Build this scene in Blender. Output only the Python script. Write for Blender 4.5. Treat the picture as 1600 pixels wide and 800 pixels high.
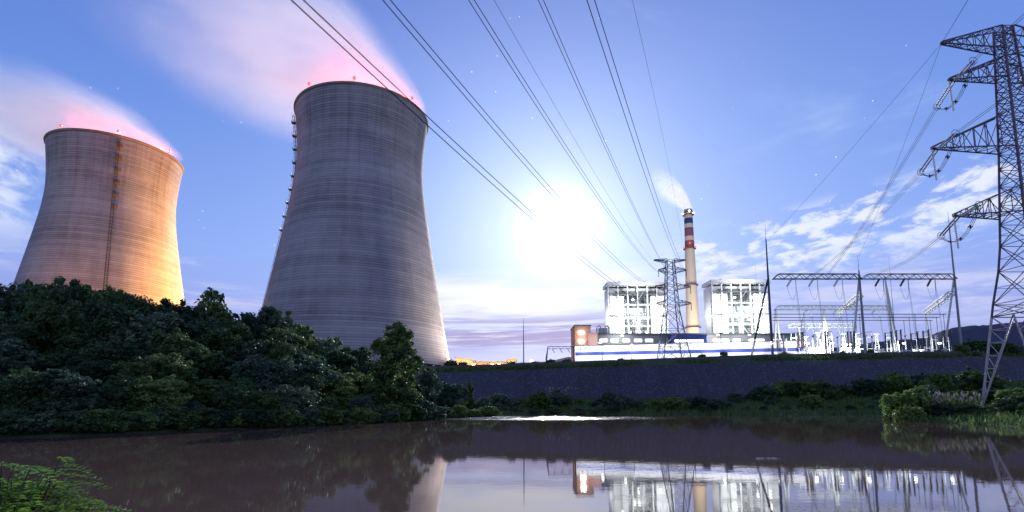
import bpy, math, random
import numpy as np
from mathutils import Vector, Matrix
R = math.radians
for o in list(bpy.data.objects): bpy.data.objects.remove(o)
sc = bpy.context.scene
COL = sc.collection

# ------------------------------------------------------------------ camera
F, PPX, PPY, HOR, EYE = 800.0, 800.0, 533.0, 625.0, 4.0
TH = math.atan((HOR - PPY) / F)
CT, ST = math.cos(TH), math.sin(TH)
cam = bpy.data.cameras.new('camera'); camo = bpy.data.objects.new('camera', cam); COL.objects.link(camo)
camo.location = (0, 0, EYE); camo.rotation_euler = (math.pi / 2 + TH, 0, 0)
cam.sensor_width = 36; cam.lens = 18; cam.shift_y = (PPY - 400) / 1600
cam.clip_start = 0.1; cam.clip_end = 20000
sc.camera = camo

def ray(px, py):
    u = (px - PPX) / F; v = (PPY - py) / F
    return u, CT - v * ST, ST + v * CT
def at(px, py, Y):
    r = ray(px, py); t = Y / r[1]
    return Vector((r[0] * t, Y, EYE + r[2] * t))
def atz(px, py, z):
    r = ray(px, py); t = (z - EYE) / r[2]
    return Vector((r[0] * t, r[1] * t, z))
def zat(py, Y): return at(800, py, Y).z
def azel(px, py):
    r = Vector(ray(px, py)).normalized()
    return math.atan2(r.x, r.y), math.asin(r.z)

# ------------------------------------------------------------------ render settings, exposure
sc.view_settings.view_transform = 'Standard'
sc.view_settings.look = 'None'
sc.view_settings.gamma = 1
sc.view_settings.use_curve_mapping = False
sc.view_settings.exposure = 0.0
sc.render.engine = 'CYCLES'
cy = sc.cycles
cy.use_denoising = True; cy.denoising_quality = 'BALANCED'; cy.use_adaptive_sampling = False
try: cy.denoiser = 'OPENIMAGEDENOISE'
except Exception: pass
cy.max_bounces = 6; cy.diffuse_bounces = 2; cy.glossy_bounces = 3; cy.transmission_bounces = 3
cy.volume_bounces = 2; cy.transparent_max_bounces = 8
cy.volume_step_rate = 2.5; cy.volume_max_steps = 512
cy.sample_clamp_indirect = 4.0
cy.caustics_reflective = False; cy.caustics_refractive = False

# ------------------------------------------------------------------ node helper
class NT:
    def __init__(s, tree): s.t = tree; s.n = tree.nodes; s.l = tree.links
    def node(s, typ, **kw):
        n = s.n.new(typ)
        for k, v in kw.items(): setattr(n, k, v)
        return n
    def put(s, sock, v):
        if hasattr(v, 'is_linked'): s.l.new(v, sock)
        elif v is not None: sock.default_value = v
    def m(s, op, a, b=None, c=None, clamp=False):
        n = s.node('ShaderNodeMath', operation=op, use_clamp=clamp)
        s.put(n.inputs[0], a)
        if b is not None: s.put(n.inputs[1], b)
        if c is not None: s.put(n.inputs[2], c)
        return n.outputs[0]
    def add(s, a, b): return s.m('ADD', a, b)
    def sub(s, a, b): return s.m('SUBTRACT', a, b)
    def mul(s, a, b): return s.m('MULTIPLY', a, b)
    def div(s, a, b): return s.m('DIVIDE', a, b)
    def step(s, a, lo, hi):
        n = s.node('ShaderNodeMapRange', interpolation_type='SMOOTHSTEP')
        s.put(n.inputs[0], a); s.put(n.inputs[1], lo); s.put(n.inputs[2], hi)
        n.inputs[3].default_value = 0; n.inputs[4].default_value = 1
        return n.outputs[0]
    def xyz(s, v):
        n = s.node('ShaderNodeSeparateXYZ'); s.l.new(v, n.inputs[0]); return n.outputs
    def vec(s, x, y, z):
        n = s.node('ShaderNodeCombineXYZ')
        for i, q in enumerate((x, y, z)): s.put(n.inputs[i], q)
        return n.outputs[0]
    def noise(s, v, scale=1, detail=4, rough=.55, dist=0.0):
        n = s.node('ShaderNodeTexNoise'); s.l.new(v, n.inputs['Vector'])
        n.inputs['Scale'].default_value = scale; n.inputs['Detail'].default_value = detail
        n.inputs['Roughness'].default_value = rough; n.inputs['Distortion'].default_value = dist
        return n.outputs[0]
    def mix(s, f, a, b, mode='MIX'):
        n = s.node('ShaderNodeMix', data_type='RGBA', blend_type=mode)
        s.put(n.inputs[0], f)
        for i, q in ((6, a), (7, b)):
            s.put(n.inputs[i], (*q, 1) if isinstance(q, tuple) and len(q) == 3 else q)
        return n.outputs[2]
    def ramp(s, f, stops):
        n = s.node('ShaderNodeValToRGB'); s.put(n.inputs[0], f)
        e = n.color_ramp.elements
        while len(e) < len(stops): e.new(.5)
        for q, (p, c) in zip(e, stops): q.position = p; q.color = (*c, 1)
        return n.outputs[0]

# ------------------------------------------------------------------ sky
MAZ, MEL = azel(872, 357)
MDIR = Vector((math.sin(MAZ) * math.cos(MEL), math.cos(MAZ) * math.cos(MEL), math.sin(MEL)))
world = bpy.data.worlds.new('World'); sc.world = world; world.use_nodes = True
world.node_tree.nodes.clear()
W = NT(world.node_tree)
tc = W.node('ShaderNodeTexCoord').outputs['Generated']
vn = W.node('ShaderNodeVectorMath', operation='NORMALIZE'); W.l.new(tc, vn.inputs[0]); D = vn.outputs[0]
dx, dy, dz = W.xyz(D)
el = W.m('ARCSINE', dz); az = W.m('ARCTAN2', dx, dy)
base = W.ramp(W.m('MAXIMUM', dz, 0.0), [(0.0, (.31, .30, .60)), (.10, (.28, .32, .70)), (.25, (.19, .32, .78)),
                                       (.45, (.095, .215, .67)), (.66, (.040, .115, .52)), (1.0, (.03, .09, .42))])
# the sky behind the camera: unseen brightness added to light the towers' near sides
back = W.step(dy, .2, -.6)
base = W.mix(W.mul(back, .85), base, (.40, .46, .72))
# the moon, blown out behind thin cloud
dot = W.node('ShaderNodeVectorMath', operation='DOT_PRODUCT'); W.l.new(D, dot.inputs[0]); dot.inputs[1].default_value = MDIR
ang = W.m('ARCCOSINE', W.m('MINIMUM', dot.outputs['Value'], .99999))
halo = W.mul(W.m('EXPONENT', W.mul(ang, -1 / .15)), .80)
wide = W.mul(W.m('EXPONENT', W.mul(ang, -1 / .50)), .30)
disc = W.mul(W.m('EXPONENT', W.mul(W.m('POWER', W.div(ang, .050), 2.0), -1.0)), 1.4)
glow = W.mix(1.0, W.mix(1.0, (0, 0, 0), W.vec(W.mul(halo, .90), W.mul(halo, .96), halo), 'ADD'), W.vec(W.mul(wide, .70), W.mul(wide, .86), wide), 'ADD')
glow = W.mix(1.0, glow, W.vec(disc, disc, disc), 'ADD')
col = W.mix(1.0, base, glow, 'ADD')
# clouds, laid out on the sky dome in azimuth and elevation
def cloud(col, c0, c1, wdt, scale, sx, lo, hi, colour, seed, amount=1.0, tilt=None, soft=.06, dist=.3):
    a0, e0 = azel(*c0); a1, e1 = azel(*c1)
    L = math.hypot(a1 - a0, e1 - e0); tx, ty = (a1 - a0) / L, (e1 - e0) / L
    ua = W.sub(az, a0); ue = W.sub(el, e0)
    s_ = W.add(W.mul(ua, tx), W.mul(ue, ty)); n_ = W.sub(W.mul(ue, tx), W.mul(ua, ty))
    mask = W.mul(W.mul(W.step(s_, -soft, soft), W.step(s_, L + soft, L - soft)), W.step(W.m('ABSOLUTE', n_), wdt, wdt * .25))
    q = W.noise(W.vec(W.mul(s_, scale * sx), W.mul(n_, scale), seed), 1, 6, .62, dist)
    f = W.mul(W.mul(W.step(q, lo, hi), mask), amount)
    return W.mix(f, col, colour)
WH = (.80, .85, .98)
col = cloud(col, (1050, 415), (1640, 262), .066, 36, .40, .46, .60, WH, 3.1, .95)
col = cloud(col, (1060, 425), (1420, 385), .036, 40, .35, .42, .58, WH, 7.7, .9)
col = cloud(col, (1390, 372), (1640, 330), .045, 34, .30, .42, .60, WH, 1.7, .9)
col = cloud(col, (1000, 470), (1700, 440), .070, 44, .16, .42, .66, (.66, .68, .92), 5.2, .7)
col = cloud(col, (-120, 225), (62, 320), .10, 26, .45, .36, .56, (.70, .77, .96), 9.4, 1.0)
col = cloud(col, (-80, 375), (330, 415), .045, 40, .18, .48, .70, (.50, .56, .88), 12.4, .7)
col = cloud(col, (900, 40), (1330, 170), .12, 9, .35, .50, .75, (.40, .55, .92), 14.2, .35)
col = cloud(col, (1150, 270), (1500, 160), .10, 14, .30, .52, .78, (.50, .64, .95), 21.2, .35)
# bright bank under the moon and lavender layers near the horizon
col = cloud(col, (610, 475), (1010, 452), .070, 30, .14, .32, .62, (.92, .93, 1.0), 15.5, .9, soft=.07)
col = cloud(col, (560, 522), (1030, 512), .050, 75, .05, .34, .54, (.30, .29, .60), 18.5, .95, soft=.06, dist=.1)
col = cloud(col, (560, 512), (900, 505), .06, 90, .06, .52, .64, (.82, .80, .98), 28.5, .7, soft=.08, dist=.1)
col = cloud(col, (230, 455), (430, 468), .030, 60, .12, .42, .65, (.60, .60, .86), 25.5, .7, soft=.05)
# stars drawn out a little by the long exposure
vs = W.node('ShaderNodeTexVoronoi'); vs.inputs['Scale'].default_value = 46
W.l.new(W.vec(W.mul(dx, 1.0), dy, dz), vs.inputs['Vector'])
star = W.step(vs.outputs['Distance'], .058, .02)
pick = W.m('GREATER_THAN', W.xyz(vs.outputs['Color'])[0], .42)
high = W.step(dz, .12, .4)
star = W.mul(W.mul(W.mul(star, pick), high), .8)
col = W.mix(1.0, col, W.vec(star, star, star), 'ADD')
bg = W.node('ShaderNodeBackground'); W.l.new(col, bg.inputs[0]); bg.inputs[1].default_value = 1.03
nis = W.node('ShaderNodeTexSky', sky_type='NISHITA'); nis.sun_disc = False
nis.sun_elevation = MEL; nis.sun_rotation = MAZ
bg2 = W.node('ShaderNodeBackground'); W.l.new(nis.outputs[0], bg2.inputs[0]); bg2.inputs[1].default_value = .005
ad = W.node('ShaderNodeAddShader'); W.l.new(bg.outputs[0], ad.inputs[0]); W.l.new(bg2.outputs[0], ad.inputs[1])
wo = W.node('ShaderNodeOutputWorld'); W.l.new(ad.outputs[0], wo.inputs[0])

world.cycles.sampling_method = 'NONE'
# ------------------------------------------------------------------ moonlight
sl = bpy.data.lights.new('moonlight', 'SUN'); sl.energy = 4.0; sl.angle = R(.5); sl.color = (1, .96, .90)
so = bpy.data.objects.new('moonlight', sl); COL.objects.link(so)
so.rotation_euler = MDIR.to_track_quat('Z', 'Y').to_euler()

# ------------------------------------------------------------------ materials
MATS = {}
def mat(name, color, rough=.6, metal=0.0, var=.12, scale=3.0, bump=0.0, emit=None, estr=0, coord='Object'):
    m = bpy.data.materials.new(name); m.use_nodes = True; T = NT(m.node_tree)
    p = T.n['Principled BSDF']; MATS[name] = m
    p.inputs['Roughness'].default_value = rough; p.inputs['Metallic'].default_value = metal
    tcn = T.node('ShaderNodeTexCoord').outputs[coord]
    q = T.noise(tcn, scale, 5, .6)
    c = T.mix(q, tuple(x * (1 - var) for x in color), tuple(min(1, x * (1 + var)) for x in color))
    T.l.new(c, p.inputs['Base Color'])
    if bump:
        b = T.node('ShaderNodeBump'); b.inputs['Strength'].default_value = bump; b.inputs['Distance'].default_value = .1
        T.l.new(q, b.inputs['Height']); T.l.new(b.outputs[0], p.inputs['Normal'])
    if emit:
        p.inputs['Emission Color'].default_value = (*emit, 1); p.inputs['Emission Strength'].default_value = estr; m.cycles.emission_sampling = 'NONE'
    return m
steel = mat('galvanised_steel', (.22, .23, .26), .5, .4, .2, 1.5)
darksteel = mat('dark_steel', (.06, .065, .09), .55, .3, .2, 1.5)
rust = mat('rusty_steel', (.075, .045, .03), .75, .1, .4, .8)
redsteel = mat('pylon_steel', (.095, .09, .13), .55, .35, .3, .5)
whitepaint = mat('white_cladding', (.80, .80, .80), .6, 0, .06, .3)
whitesteel = mat('white_steel', (.72, .73, .74), .5, .1, .1, .8)
bluepaint = mat('blue_paint', (.012, .045, .36), .5, 0, .15, .5)
greyclad = mat('grey_cladding', (.28, .30, .33), .6, 0, .15, .3)
louvre = mat('louvre_grey', (.13, .145, .155), .55, .1, .25, .6)
brownclad = mat('brown_cladding', (.45, .24, .17), .7, 0, .12, .5)
lampwhite = mat('lamp_white', (.9, .9, .9), .3, 0, .02, 1, 0, (1, .98, .93), 12)
lampred = mat('lamp_red', (.8, .05, .05), .3, 0, .02, 1, 0, (1, .035, .035), 5)
lamporange = mat('lamp_orange', (.9, .6, .3), .3, 0, .02, 1, 0, (1, .62, .22), 25)
winlit = mat('lit_window', (.9, .9, .85), .3, 0, .05, 1, 0, (1, .99, .94), 3.0)
porcelain = mat('porcelain', (.70, .74, .70), .25, 0, .08, 2)
brownporc = mat('brown_porcelain', (.07, .045, .04), .3, 0, .2, 2)
greenglass = mat('green_glass_insulator', (.06, .11, .10), .2, 0, .3, 3)
wiremat = mat('conductor', (.02, .025, .04), .9, 0, .15, .2)
chimcream = mat('chimney_cream', (.66, .58, .47), .75, 0, .12, .08)
chimblue = mat('chimney_blue', (.03, .05, .16), .7, 0, .15, .1)
chimred = mat('chimney_maroon', (.22, .10, .13), .7, 0, .15, .1)
shedmat = mat('shed_wall', (.60, .48, .34), .7, 0, .15, .2)
barkmat = mat('bark', (.06, .045, .035), .9, 0, .35, 2.0, .4)
slabmat = mat('pale_concrete', (.36, .33, .28), .9, 0, .25, 1.2, .3)
rimmat = mat('rim_concrete', (.20, .17, .15), .8, 0, .25, .2)
hillmat = mat('wooded_hill', (.035, .04, .075), .95, 0, .35, .02)

def concrete(name, tint):
    m = bpy.data.materials.new(name); m.use_nodes = True; T = NT(m.node_tree); p = T.n['Principled BSDF']
    p.inputs['Roughness'].default_value = .85
    o = T.node('ShaderNodeTexCoord').outputs['Object']; x, y, z = T.xyz(o)
    LIFT = 1.25
    zi = T.m('FLOOR', T.div(z, LIFT)); fr = T.m('FRACT', T.div(z, LIFT))
    th = T.m('ARCTAN2', y, x)
    wn = T.node('ShaderNodeTexWhiteNoise', noise_dimensions='1D'); T.l.new(zi, wn.inputs['W'])
    # formwork panels: another tone for each panel of each lift
    pi_ = T.m('FLOOR', T.add(T.mul(th, 14), T.mul(wn.outputs[0], 7)))
    wp = T.node('ShaderNodeTexWhiteNoise', noise_dimensions='2D'); T.l.new(T.vec(pi_, zi, 0), wp.inputs['Vector'])
    joint = T.step(T.m('ABSOLUTE', T.sub(fr, .5)), .28, .46)
    wide_ = T.noise(T.vec(T.mul(th, .6), 0.0, T.mul(z, .11)), 1, 4, .75)
    stain = T.noise(T.vec(T.mul(th, 9), 0.0, T.mul(z, .030)), 1, 6, .65, .5)
    blot = T.noise(o, .035, 5, .6, .6)
    v = T.add(T.mul(wn.outputs[0], .20), T.mul(wp.outputs[0], .10))
    v = T.add(v, T.mul(wide_, .55)); v = T.add(v, T.mul(stain, .45)); v = T.add(v, T.mul(blot, .70))
    runs = T.noise(T.vec(T.mul(th, 24), 0.0, T.mul(z, .012)), 1, 5, .7, .3)
    soot = T.mul(T.step(z, 60, 138), T.step(runs, .45, .7))
    v = T.sub(v, T.mul(soot, .20)); v = T.sub(v, T.mul(T.mul(joint, T.m('MULTIPLY_ADD', wp.outputs[0], .6, .5)), .30))
    v = T.m('MULTIPLY_ADD', v, .85, -.20)
    c = T.mix(1.0, T.vec(v, v, v), (*tint,), 'MULTIPLY')
    T.l.new(c, p.inputs['Base Color'])
    b = T.node('ShaderNodeBump'); b.inputs['Strength'].default_value = .35; b.inputs['Distance'].default_value = .15
    T.l.new(T.sub(1.0, joint), b.inputs['Height']); T.l.new(b.outputs[0], p.inputs['Normal'])
    return m
conc = concrete('tower_concrete', (.41, .405, .47))

def leafmat(name, a, b, c2):
    m = bpy.data.materials.new(name); m.use_nodes = True; T = NT(m.node_tree); T.n.clear()
    g = T.node('ShaderNodeNewGeometry'); oi = T.node('ShaderNodeObjectInfo')
    o = T.node('ShaderNodeTexCoord').outputs['Object']
    q = T.noise(o, .45, 3, .6)
    f = T.m('MULTIPLY_ADD', q, 1.1, -.3); f = T.add(f, T.mul(g.outputs['Random Per Island'], .55)); f = T.add(f, T.m('MULTIPLY_ADD', oi.outputs['Random'], .85, -.42))
    col = T.ramp(f, [(.15, a), (.55, b), (1.0, c2)])
    d = T.node('ShaderNodeBsdfPrincipled'); d.inputs['Roughness'].default_value = .55; T.l.new(col, d.inputs['Base Color'])
    d.inputs['Specular IOR Level'].default_value = .35
    tr = T.node('ShaderNodeBsdfTranslucent'); T.l.new(col, tr.inputs[0])
    mx = T.node('ShaderNodeMixShader'); mx.inputs[0].default_value = .38
    T.l.new(d.outputs[0], mx.inputs[1]); T.l.new(tr.outputs[0], mx.inputs[2])
    T.l.new(mx.outputs[0], T.node('ShaderNodeOutputMaterial').inputs[0])
    return m
leaf_dark = leafmat('leaves_dark', (.026, .062, .034), (.060, .122, .052), (.12, .20, .065))
leaf_mid = leafmat('leaves_mid', (.048, .102, .038), (.11, .20, .056), (.20, .30, .08))
leaf_grey = leafmat('leaves_blue_green', (.038, .088, .066), (.085, .16, .105), (.16, .24, .13))
leaf_fresh = leafmat('leaves_fresh', (.08, .18, .03), (.17, .34, .06), (.34, .50, .13))
plumemat = leafmat('reed_plume', (.34, .27, .25), (.50, .42, .38), (.64, .58, .52))
reedmat = leafmat('reed_leaf', (.035, .085, .028), (.075, .15, .04), (.14, .21, .065))

# ------------------------------------------------------------------ mesh helper
class MB:
    def __init__(s): s.v = []; s.f = []; s.smooth = False
    def quad(s, a, b, c, d):
        n = len(s.v); s.v += [tuple(a), tuple(b), tuple(c), tuple(d)]; s.f.append((n, n + 1, n + 2, n + 3))
    def box(s, c, d, rz=0):
        cx, cy_, cz = c; hx, hy, hz = d[0] / 2, d[1] / 2, d[2] / 2; n = len(s.v); ca, sa = math.cos(rz), math.sin(rz)
        for z in (-hz, hz):
            for x, y in ((-hx, -hy), (hx, -hy), (hx, hy), (-hx, hy)):
                s.v.append((cx + x * ca - y * sa, cy_ + x * sa + y * ca, cz + z))
        for q in ((0, 3, 2, 1), (4, 5, 6, 7), (0, 1, 5, 4), (1, 2, 6, 5), (2, 3, 7, 6), (3, 0, 4, 7)): s.f.append(tuple(n + i for i in q))
    def tube(s, p, q, r0, r1=None, k=6, caps=True):
        p = Vector(p); q = Vector(q); r1 = r0 if r1 is None else r1
        d = (q - p)
        if d.length < 1e-6: return
        d.normalize(); u = d.cross(Vector((0, 0, 1)) if abs(d.z) < .95 else Vector((1, 0, 0))).normalized(); w = d.cross(u)
        n = len(s.v)
        for c, r in ((p, r0), (q, r1)):
            for i in range(k):
                a = 2 * math.pi * (i + .5) / k; s.v.append(tuple(c + (u * math.cos(a) + w * math.sin(a)) * r))
        for i in range(k): j = (i + 1) % k; s.f.append((n + i, n + j, n + k + j, n + k + i))
        if caps: s.f.append(tuple(n + i for i in reversed(range(k)))); s.f.append(tuple(n + k + i for i in range(k)))
    def bar(s, p, q, w): s.tube(p, q, w * .7, None, 4, False)
    def path(s, pts, r, k=5):
        pts = [Vector(p) for p in pts]; n = len(s.v)
        rr = r if isinstance(r, (list, tuple)) else [r] * len(pts)
        for i, p in enumerate(pts):
            d = (pts[min(i + 1, len(pts) - 1)] - pts[max(i - 1, 0)]).normalized()
            u = d.cross(Vector((0, 0, 1)) if abs(d.z) < .95 else Vector((1, 0, 0))).normalized(); w = d.cross(u)
            for j in range(k):
                a = 2 * math.pi * j / k; s.v.append(tuple(p + (u * math.cos(a) + w * math.sin(a)) * rr[i]))
        for i in range(len(pts) - 1):
            for j in range(k):
                a = n + i * k + j; b = n + i * k + (j + 1) % k; s.f.append((a, b, b + k, a + k))
    def lathe(s, prof, k=48, c=(0, 0, 0), cap=False):
        n = len(s.v)
        for r, z in prof:
            for j in range(k):
                a = 2 * math.pi * j / k; s.v.append((c[0] + r * math.cos(a), c[1] + r * math.sin(a), c[2] + z))
        for i in range(len(prof) - 1):
            for j in range(k):
                a = n + i * k + j; b = n + i * k + (j + 1) % k; s.f.append((a, b, b + k, a + k))
        if cap:
            s.f.append(tuple(n + (len(prof) - 1) * k + j for j in range(k))); s.f.append(tuple(n + j for j in reversed(range(k))))
    def insul(s, p, q, r, k=6, n=None):
        """a string of sheds between two points"""
        p = Vector(p); q = Vector(q); L = (q - p).length; n = n or max(4, int(L / (r * 1.6)))
        s.tube(p, q, r * .35, None, 4, False)
        for i in range(n):
            a = p.lerp(q, (i + .2) / n); b = p.lerp(q, (i + .75) / n); s.tube(a, b, r, r * .5, k)
    def mesh(s, name, m, smooth=False):
        me = bpy.data.meshes.new(name); me.from_pydata(s.v, [], s.f); me.materials.append(m)
        if smooth: me.polygons.foreach_set('use_smooth', [True] * len(me.polygons))
        return me
    def build(s, name, m, parent=None, smooth=False):
        o = bpy.data.objects.new(name, s.mesh(name, m, smooth)); COL.objects.link(o)
        if parent: o.parent = parent
        return o
def tag(o, label=None, cat=None, group=None, kind=None):
    for k, v in (('label', label), ('category', cat), ('group', group), ('kind', kind)):
        if v: o[k] = v
    return o
def empty(name, loc, label, cat, group=None, rz=0):
    o = bpy.data.objects.new(name, None); COL.objects.link(o); o.location = loc; o.rotation_euler.z = rz; o.empty_display_size = .5
    return tag(o, label, cat, group)
def copy_tree(o, parent=None):
    c = o.copy(); COL.objects.link(c)
    if parent: c.parent = parent
    for ch in list(o.children): copy_tree(ch, c)
    return c
def lamp(typ, name, loc, energy, color, parent=None, size=.5, target=None, angle=60, blend=.6):
    l = bpy.data.lights.new(name, typ); l.energy = energy; l.color = color
    if typ in ('POINT', 'SPOT'): l.shadow_soft_size = size
    if typ == 'SPOT': l.spot_size = R(angle); l.spot_blend = blend
    o = bpy.data.objects.new(name, l); COL.objects.link(o); o.location = loc
    if target is not None: o.rotation_euler = (Vector(loc) - Vector(target)).to_track_quat('Z', 'Y').to_euler()
    if parent: o.parent = parent
    return o

# ------------------------------------------------------------------ terrain
SHORE = [(0, 684), (120, 681), (200, 677), (300, 673), (400, 669), (480, 666), (560, 662), (640, 657), (700, 653.5), (760, 650.5), (788, 648.6),
         (800, 647.4), (830, 647), (900, 647), (1000, 647.5), (1150, 648), (1340, 648), (1372, 649), (1386, 652), (1440, 658), (1500, 662), (1600, 668)]
POLY = [tuple(atz(a, b, 0)[:2]) for a, b in SHORE] + [(110, 64), (260, 52), (260, 14), (60, 11), (0, 10.5), (-60, 13), (-160, 18), (-160, 38), (-95, 46)]
PA = np.array(POLY); PB = np.roll(PA, -1, axis=0)
def shore_sd(x, y):
    """distance to the waterline, negative over water"""
    x = np.asarray(x, float)[..., None]; y = np.asarray(y, float)[..., None]
    ex, ey = (PB - PA).T; wx = x - PA[:, 0]; wy = y - PA[:, 1]
    t = np.clip((wx * ex + wy * ey) / (ex * ex + ey * ey), 0, 1)
    d = np.sqrt(((wx - ex * t) ** 2 + (wy - ey * t) ** 2).min(-1))
    c = ((PA[:, 1] > y) != (PB[:, 1] > y)) & (x < ex * (y - PA[:, 1]) / np.where(ey == 0, 1e-9, ey) + PA[:, 0])
    return np.where(c.sum(-1) % 2 == 1, -d, d)
def ss(a, lo, hi): t = np.clip((a - lo) / (hi - lo), 0, 1); return t * t * (3 - 2 * t)
def ptop(x): return np.interp(x, [-400, -24, 92, 150, 200, 400], [16.4, 16.4, 20.6, 21.7, 22.2, 22.6])
def foot(x): return np.interp(x, [-400, 80, 105, 140, 180, 300], [3.6, 3.8, 6.0, 8.8, 9.8, 10])
def gz(x, y):
    x = np.asarray(x, float); y = np.asarray(y, float); d = shore_sd(x, y)
    left = ss(-x, 6, 58)
    s_l = .06 + .20 * left; cap_l = 1.4 + 9.0 * left
    zl = -.05 + cap_l * (1 - np.exp(-np.maximum(d, 0) * s_l / cap_l * 1.25))
    right = ss(x, 55, 80)
    zr = .0 + 4.5 * (1 - np.exp(-np.maximum(d, 0) * .028))
    z = zl * (1 - right) + zr * right
    near = ss(y, 45, 14)
    z = z * (1 - near) + near * (.1 + np.minimum(.30 * np.maximum(d, 0), 2.25))
    # rise to the foot of the wall, then the wall's step up to the plateau
    far = ss(y, 148, 176) * ss(x, -30, -5)
    z = z * (1 - far) + far * np.maximum(foot(x), .2)
    z = z + ss(y, 178, 190) * (ptop(x) - 1.0 - z)
    return np.where(d < 0, np.maximum(-2.0, -.05 + d * .35), z)
def g(x, y): return float(gz(x, y))

def axis(vals):
    out = []
    for a, b, s in vals: out += list(np.arange(a, b, s))
    return np.array(out + [vals[-1][1]])
gx = axis([(-9000, -1000, 1000), (-1000, -300, 60), (-300, -170, 10), (-170, 220, 2.5), (220, 400, 12), (400, 1000, 60), (1000, 9000, 1000)])
gy = axis([(-300, -20, 20), (-20, 40, 2), (40, 200, 2.2), (200, 400, 12), (400, 1200, 80), (1200, 9000, 1200)])
GX, GY = np.meshgrid(gx, gy)
rngn = np.random.default_rng(4)
GZ = gz(GX, GY) + rngn.normal(0, .05, GX.shape) * (GY < 178)
tv = np.stack([GX, GY, GZ], -1).reshape(-1, 3); nx, ny = len(gx), len(gy)
ii = (np.arange(ny - 1)[:, None] * nx + np.arange(nx - 1)).ravel()
tf = np.stack([ii, ii + 1, ii + nx + 1, ii + nx], 1)
me = bpy.data.meshes.new('ground'); me.from_pydata(tv.tolist(), [], tf.tolist()); me.polygons.foreach_set('use_smooth', [True] * len(tf))
gm = bpy.data.materials.new('grassy_earth'); gm.use_nodes = True; T = NT(gm.node_tree); p = T.n['Principled BSDF']; p.inputs['Roughness'].default_value = .95
o_ = T.node('ShaderNodeTexCoord').outputs['Object']
q1 = T.noise(o_, .12, 6, .65); q2 = T.noise(o_, 1.3, 5, .7)
cg = T.ramp(T.m('MULTIPLY_ADD', q2, .6, T.m('MULTIPLY_ADD', q1, .8, -.2)), [(.25, (.020, .042, .018)), (.5, (.040, .085, .028)), (.75, (.070, .13, .036)), (1, (.12, .13, .06))])
T.l.new(cg, p.inputs['Base Color'])
b = T.node('ShaderNodeBump'); b.inputs['Strength'].default_value = .8; b.inputs['Distance'].default_value = .4; T.l.new(q2, b.inputs['Height']); T.l.new(b.outputs[0], p.inputs['Normal'])
me.materials.append(gm)
go = bpy.data.objects.new('ground', me); COL.objects.link(go); tag(go, kind='structure')

# water: muddy river pool, one sheet
wm = bpy.data.materials.new('muddy_water'); wm.use_nodes = True; T = NT(wm.node_tree); p = T.n['Principled BSDF']
o_ = T.node('ShaderNodeTexCoord').outputs['Object']; wx, wy, wz = T.xyz(o_)
p.inputs['Base Color'].default_value = (.105, .070, .060, 1); p.inputs['IOR'].default_value = 2.5
# the riffle by the point and a faint one at the far right shore
rx, ry = atz(800, 651, 0)[:2]; r2 = atz(1290, 650, 0)
def riffle(cx, cyy, a, bb):
    e = T.add(T.m('POWER', T.div(T.sub(wx, cx), a), 2.0), T.m('POWER', T.div(T.sub(wy, cyy), bb), 2.0))
    return T.step(e, 1.0, .45)
nr = T.noise(T.vec(T.mul(wx, .08), T.mul(wy, .25), 0.0), 1, 3, .6)
rif = T.m('MAXIMUM', riffle(rx + 3, ry - 9, 38, 15), T.mul(riffle(r2.x, r2.y - 2, 16, 4), .6))
nr2 = T.noise(T.vec(T.mul(wx, .05), T.mul(wy, .7), 4.0), 1, 4, .65)
rif = T.mul(rif, T.mul(T.step(nr, .38, .55), T.step(nr2, .40, .60)))
q1 = T.noise(T.vec(T.mul(wx, .9), T.mul(wy, 1.7), 0.0), 1, 4, .55)
q2 = T.noise(T.vec(T.mul(wx, 1.6), T.mul(wy, 3.5), 0.0), 1, 3, .6)
hgt = T.add(T.mul(q1, .0025), T.mul(T.mul(q2, rif), .14))
b = T.node('ShaderNodeBump'); b.inputs['Strength'].default_value = 1; b.inputs['Distance'].default_value = 1.0; T.l.new(hgt, b.inputs['Height']); T.l.new(b.outputs[0], p.inputs['Normal'])
T.l.new(T.m('MULTIPLY_ADD', rif, .20, .012), p.inputs['Roughness'])
wb = MB(); wb.quad((-400, 2, 0), (400, 2, 0), (400, 186, 0), (-400, 186, 0))
tag(wb.build('river', wm), kind='structure')

# far wooded ridge
RID = [(300, 574), (600, 566), (700, 572), (860, 564), (885, 558), (905, 559), (960, 563), (1100, 558), (1250, 549), (1330, 540), (1363, 535), (1414, 530), (1446, 528), (1477, 515), (1504, 510), (1538, 508), (1580, 504), (1640, 500), (1760, 512), (2000, 540)]
hb = MB(); rr = random.Random(5); prev = None
pxs = np.arange(300, 2000, 6)
for px in pxs:
    py = np.interp(px, [a for a, _ in RID], [c for _, c in RID]) + rr.uniform(-.7, .7)
    tpt = at(px, py, 1100); col_ = [Vector((tpt.x * .86, 950, 10)), Vector((tpt.x * .93, 1020, tpt.z * .55 + rr.uniform(-1, 1))), tpt, Vector((tpt.x * 1.12, 1300, tpt.z * .6)), Vector((tpt.x * 1.3, 1500, 8))]
    n = len(hb.v); hb.v += [tuple(c) for c in col_]
    if prev is not None:
        for i in range(4): hb.f.append((prev + i, n + i, n + i + 1, prev + i + 1))
    prev = n
tag(hb.build('hills', hillmat, None, True), kind='structure')

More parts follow.
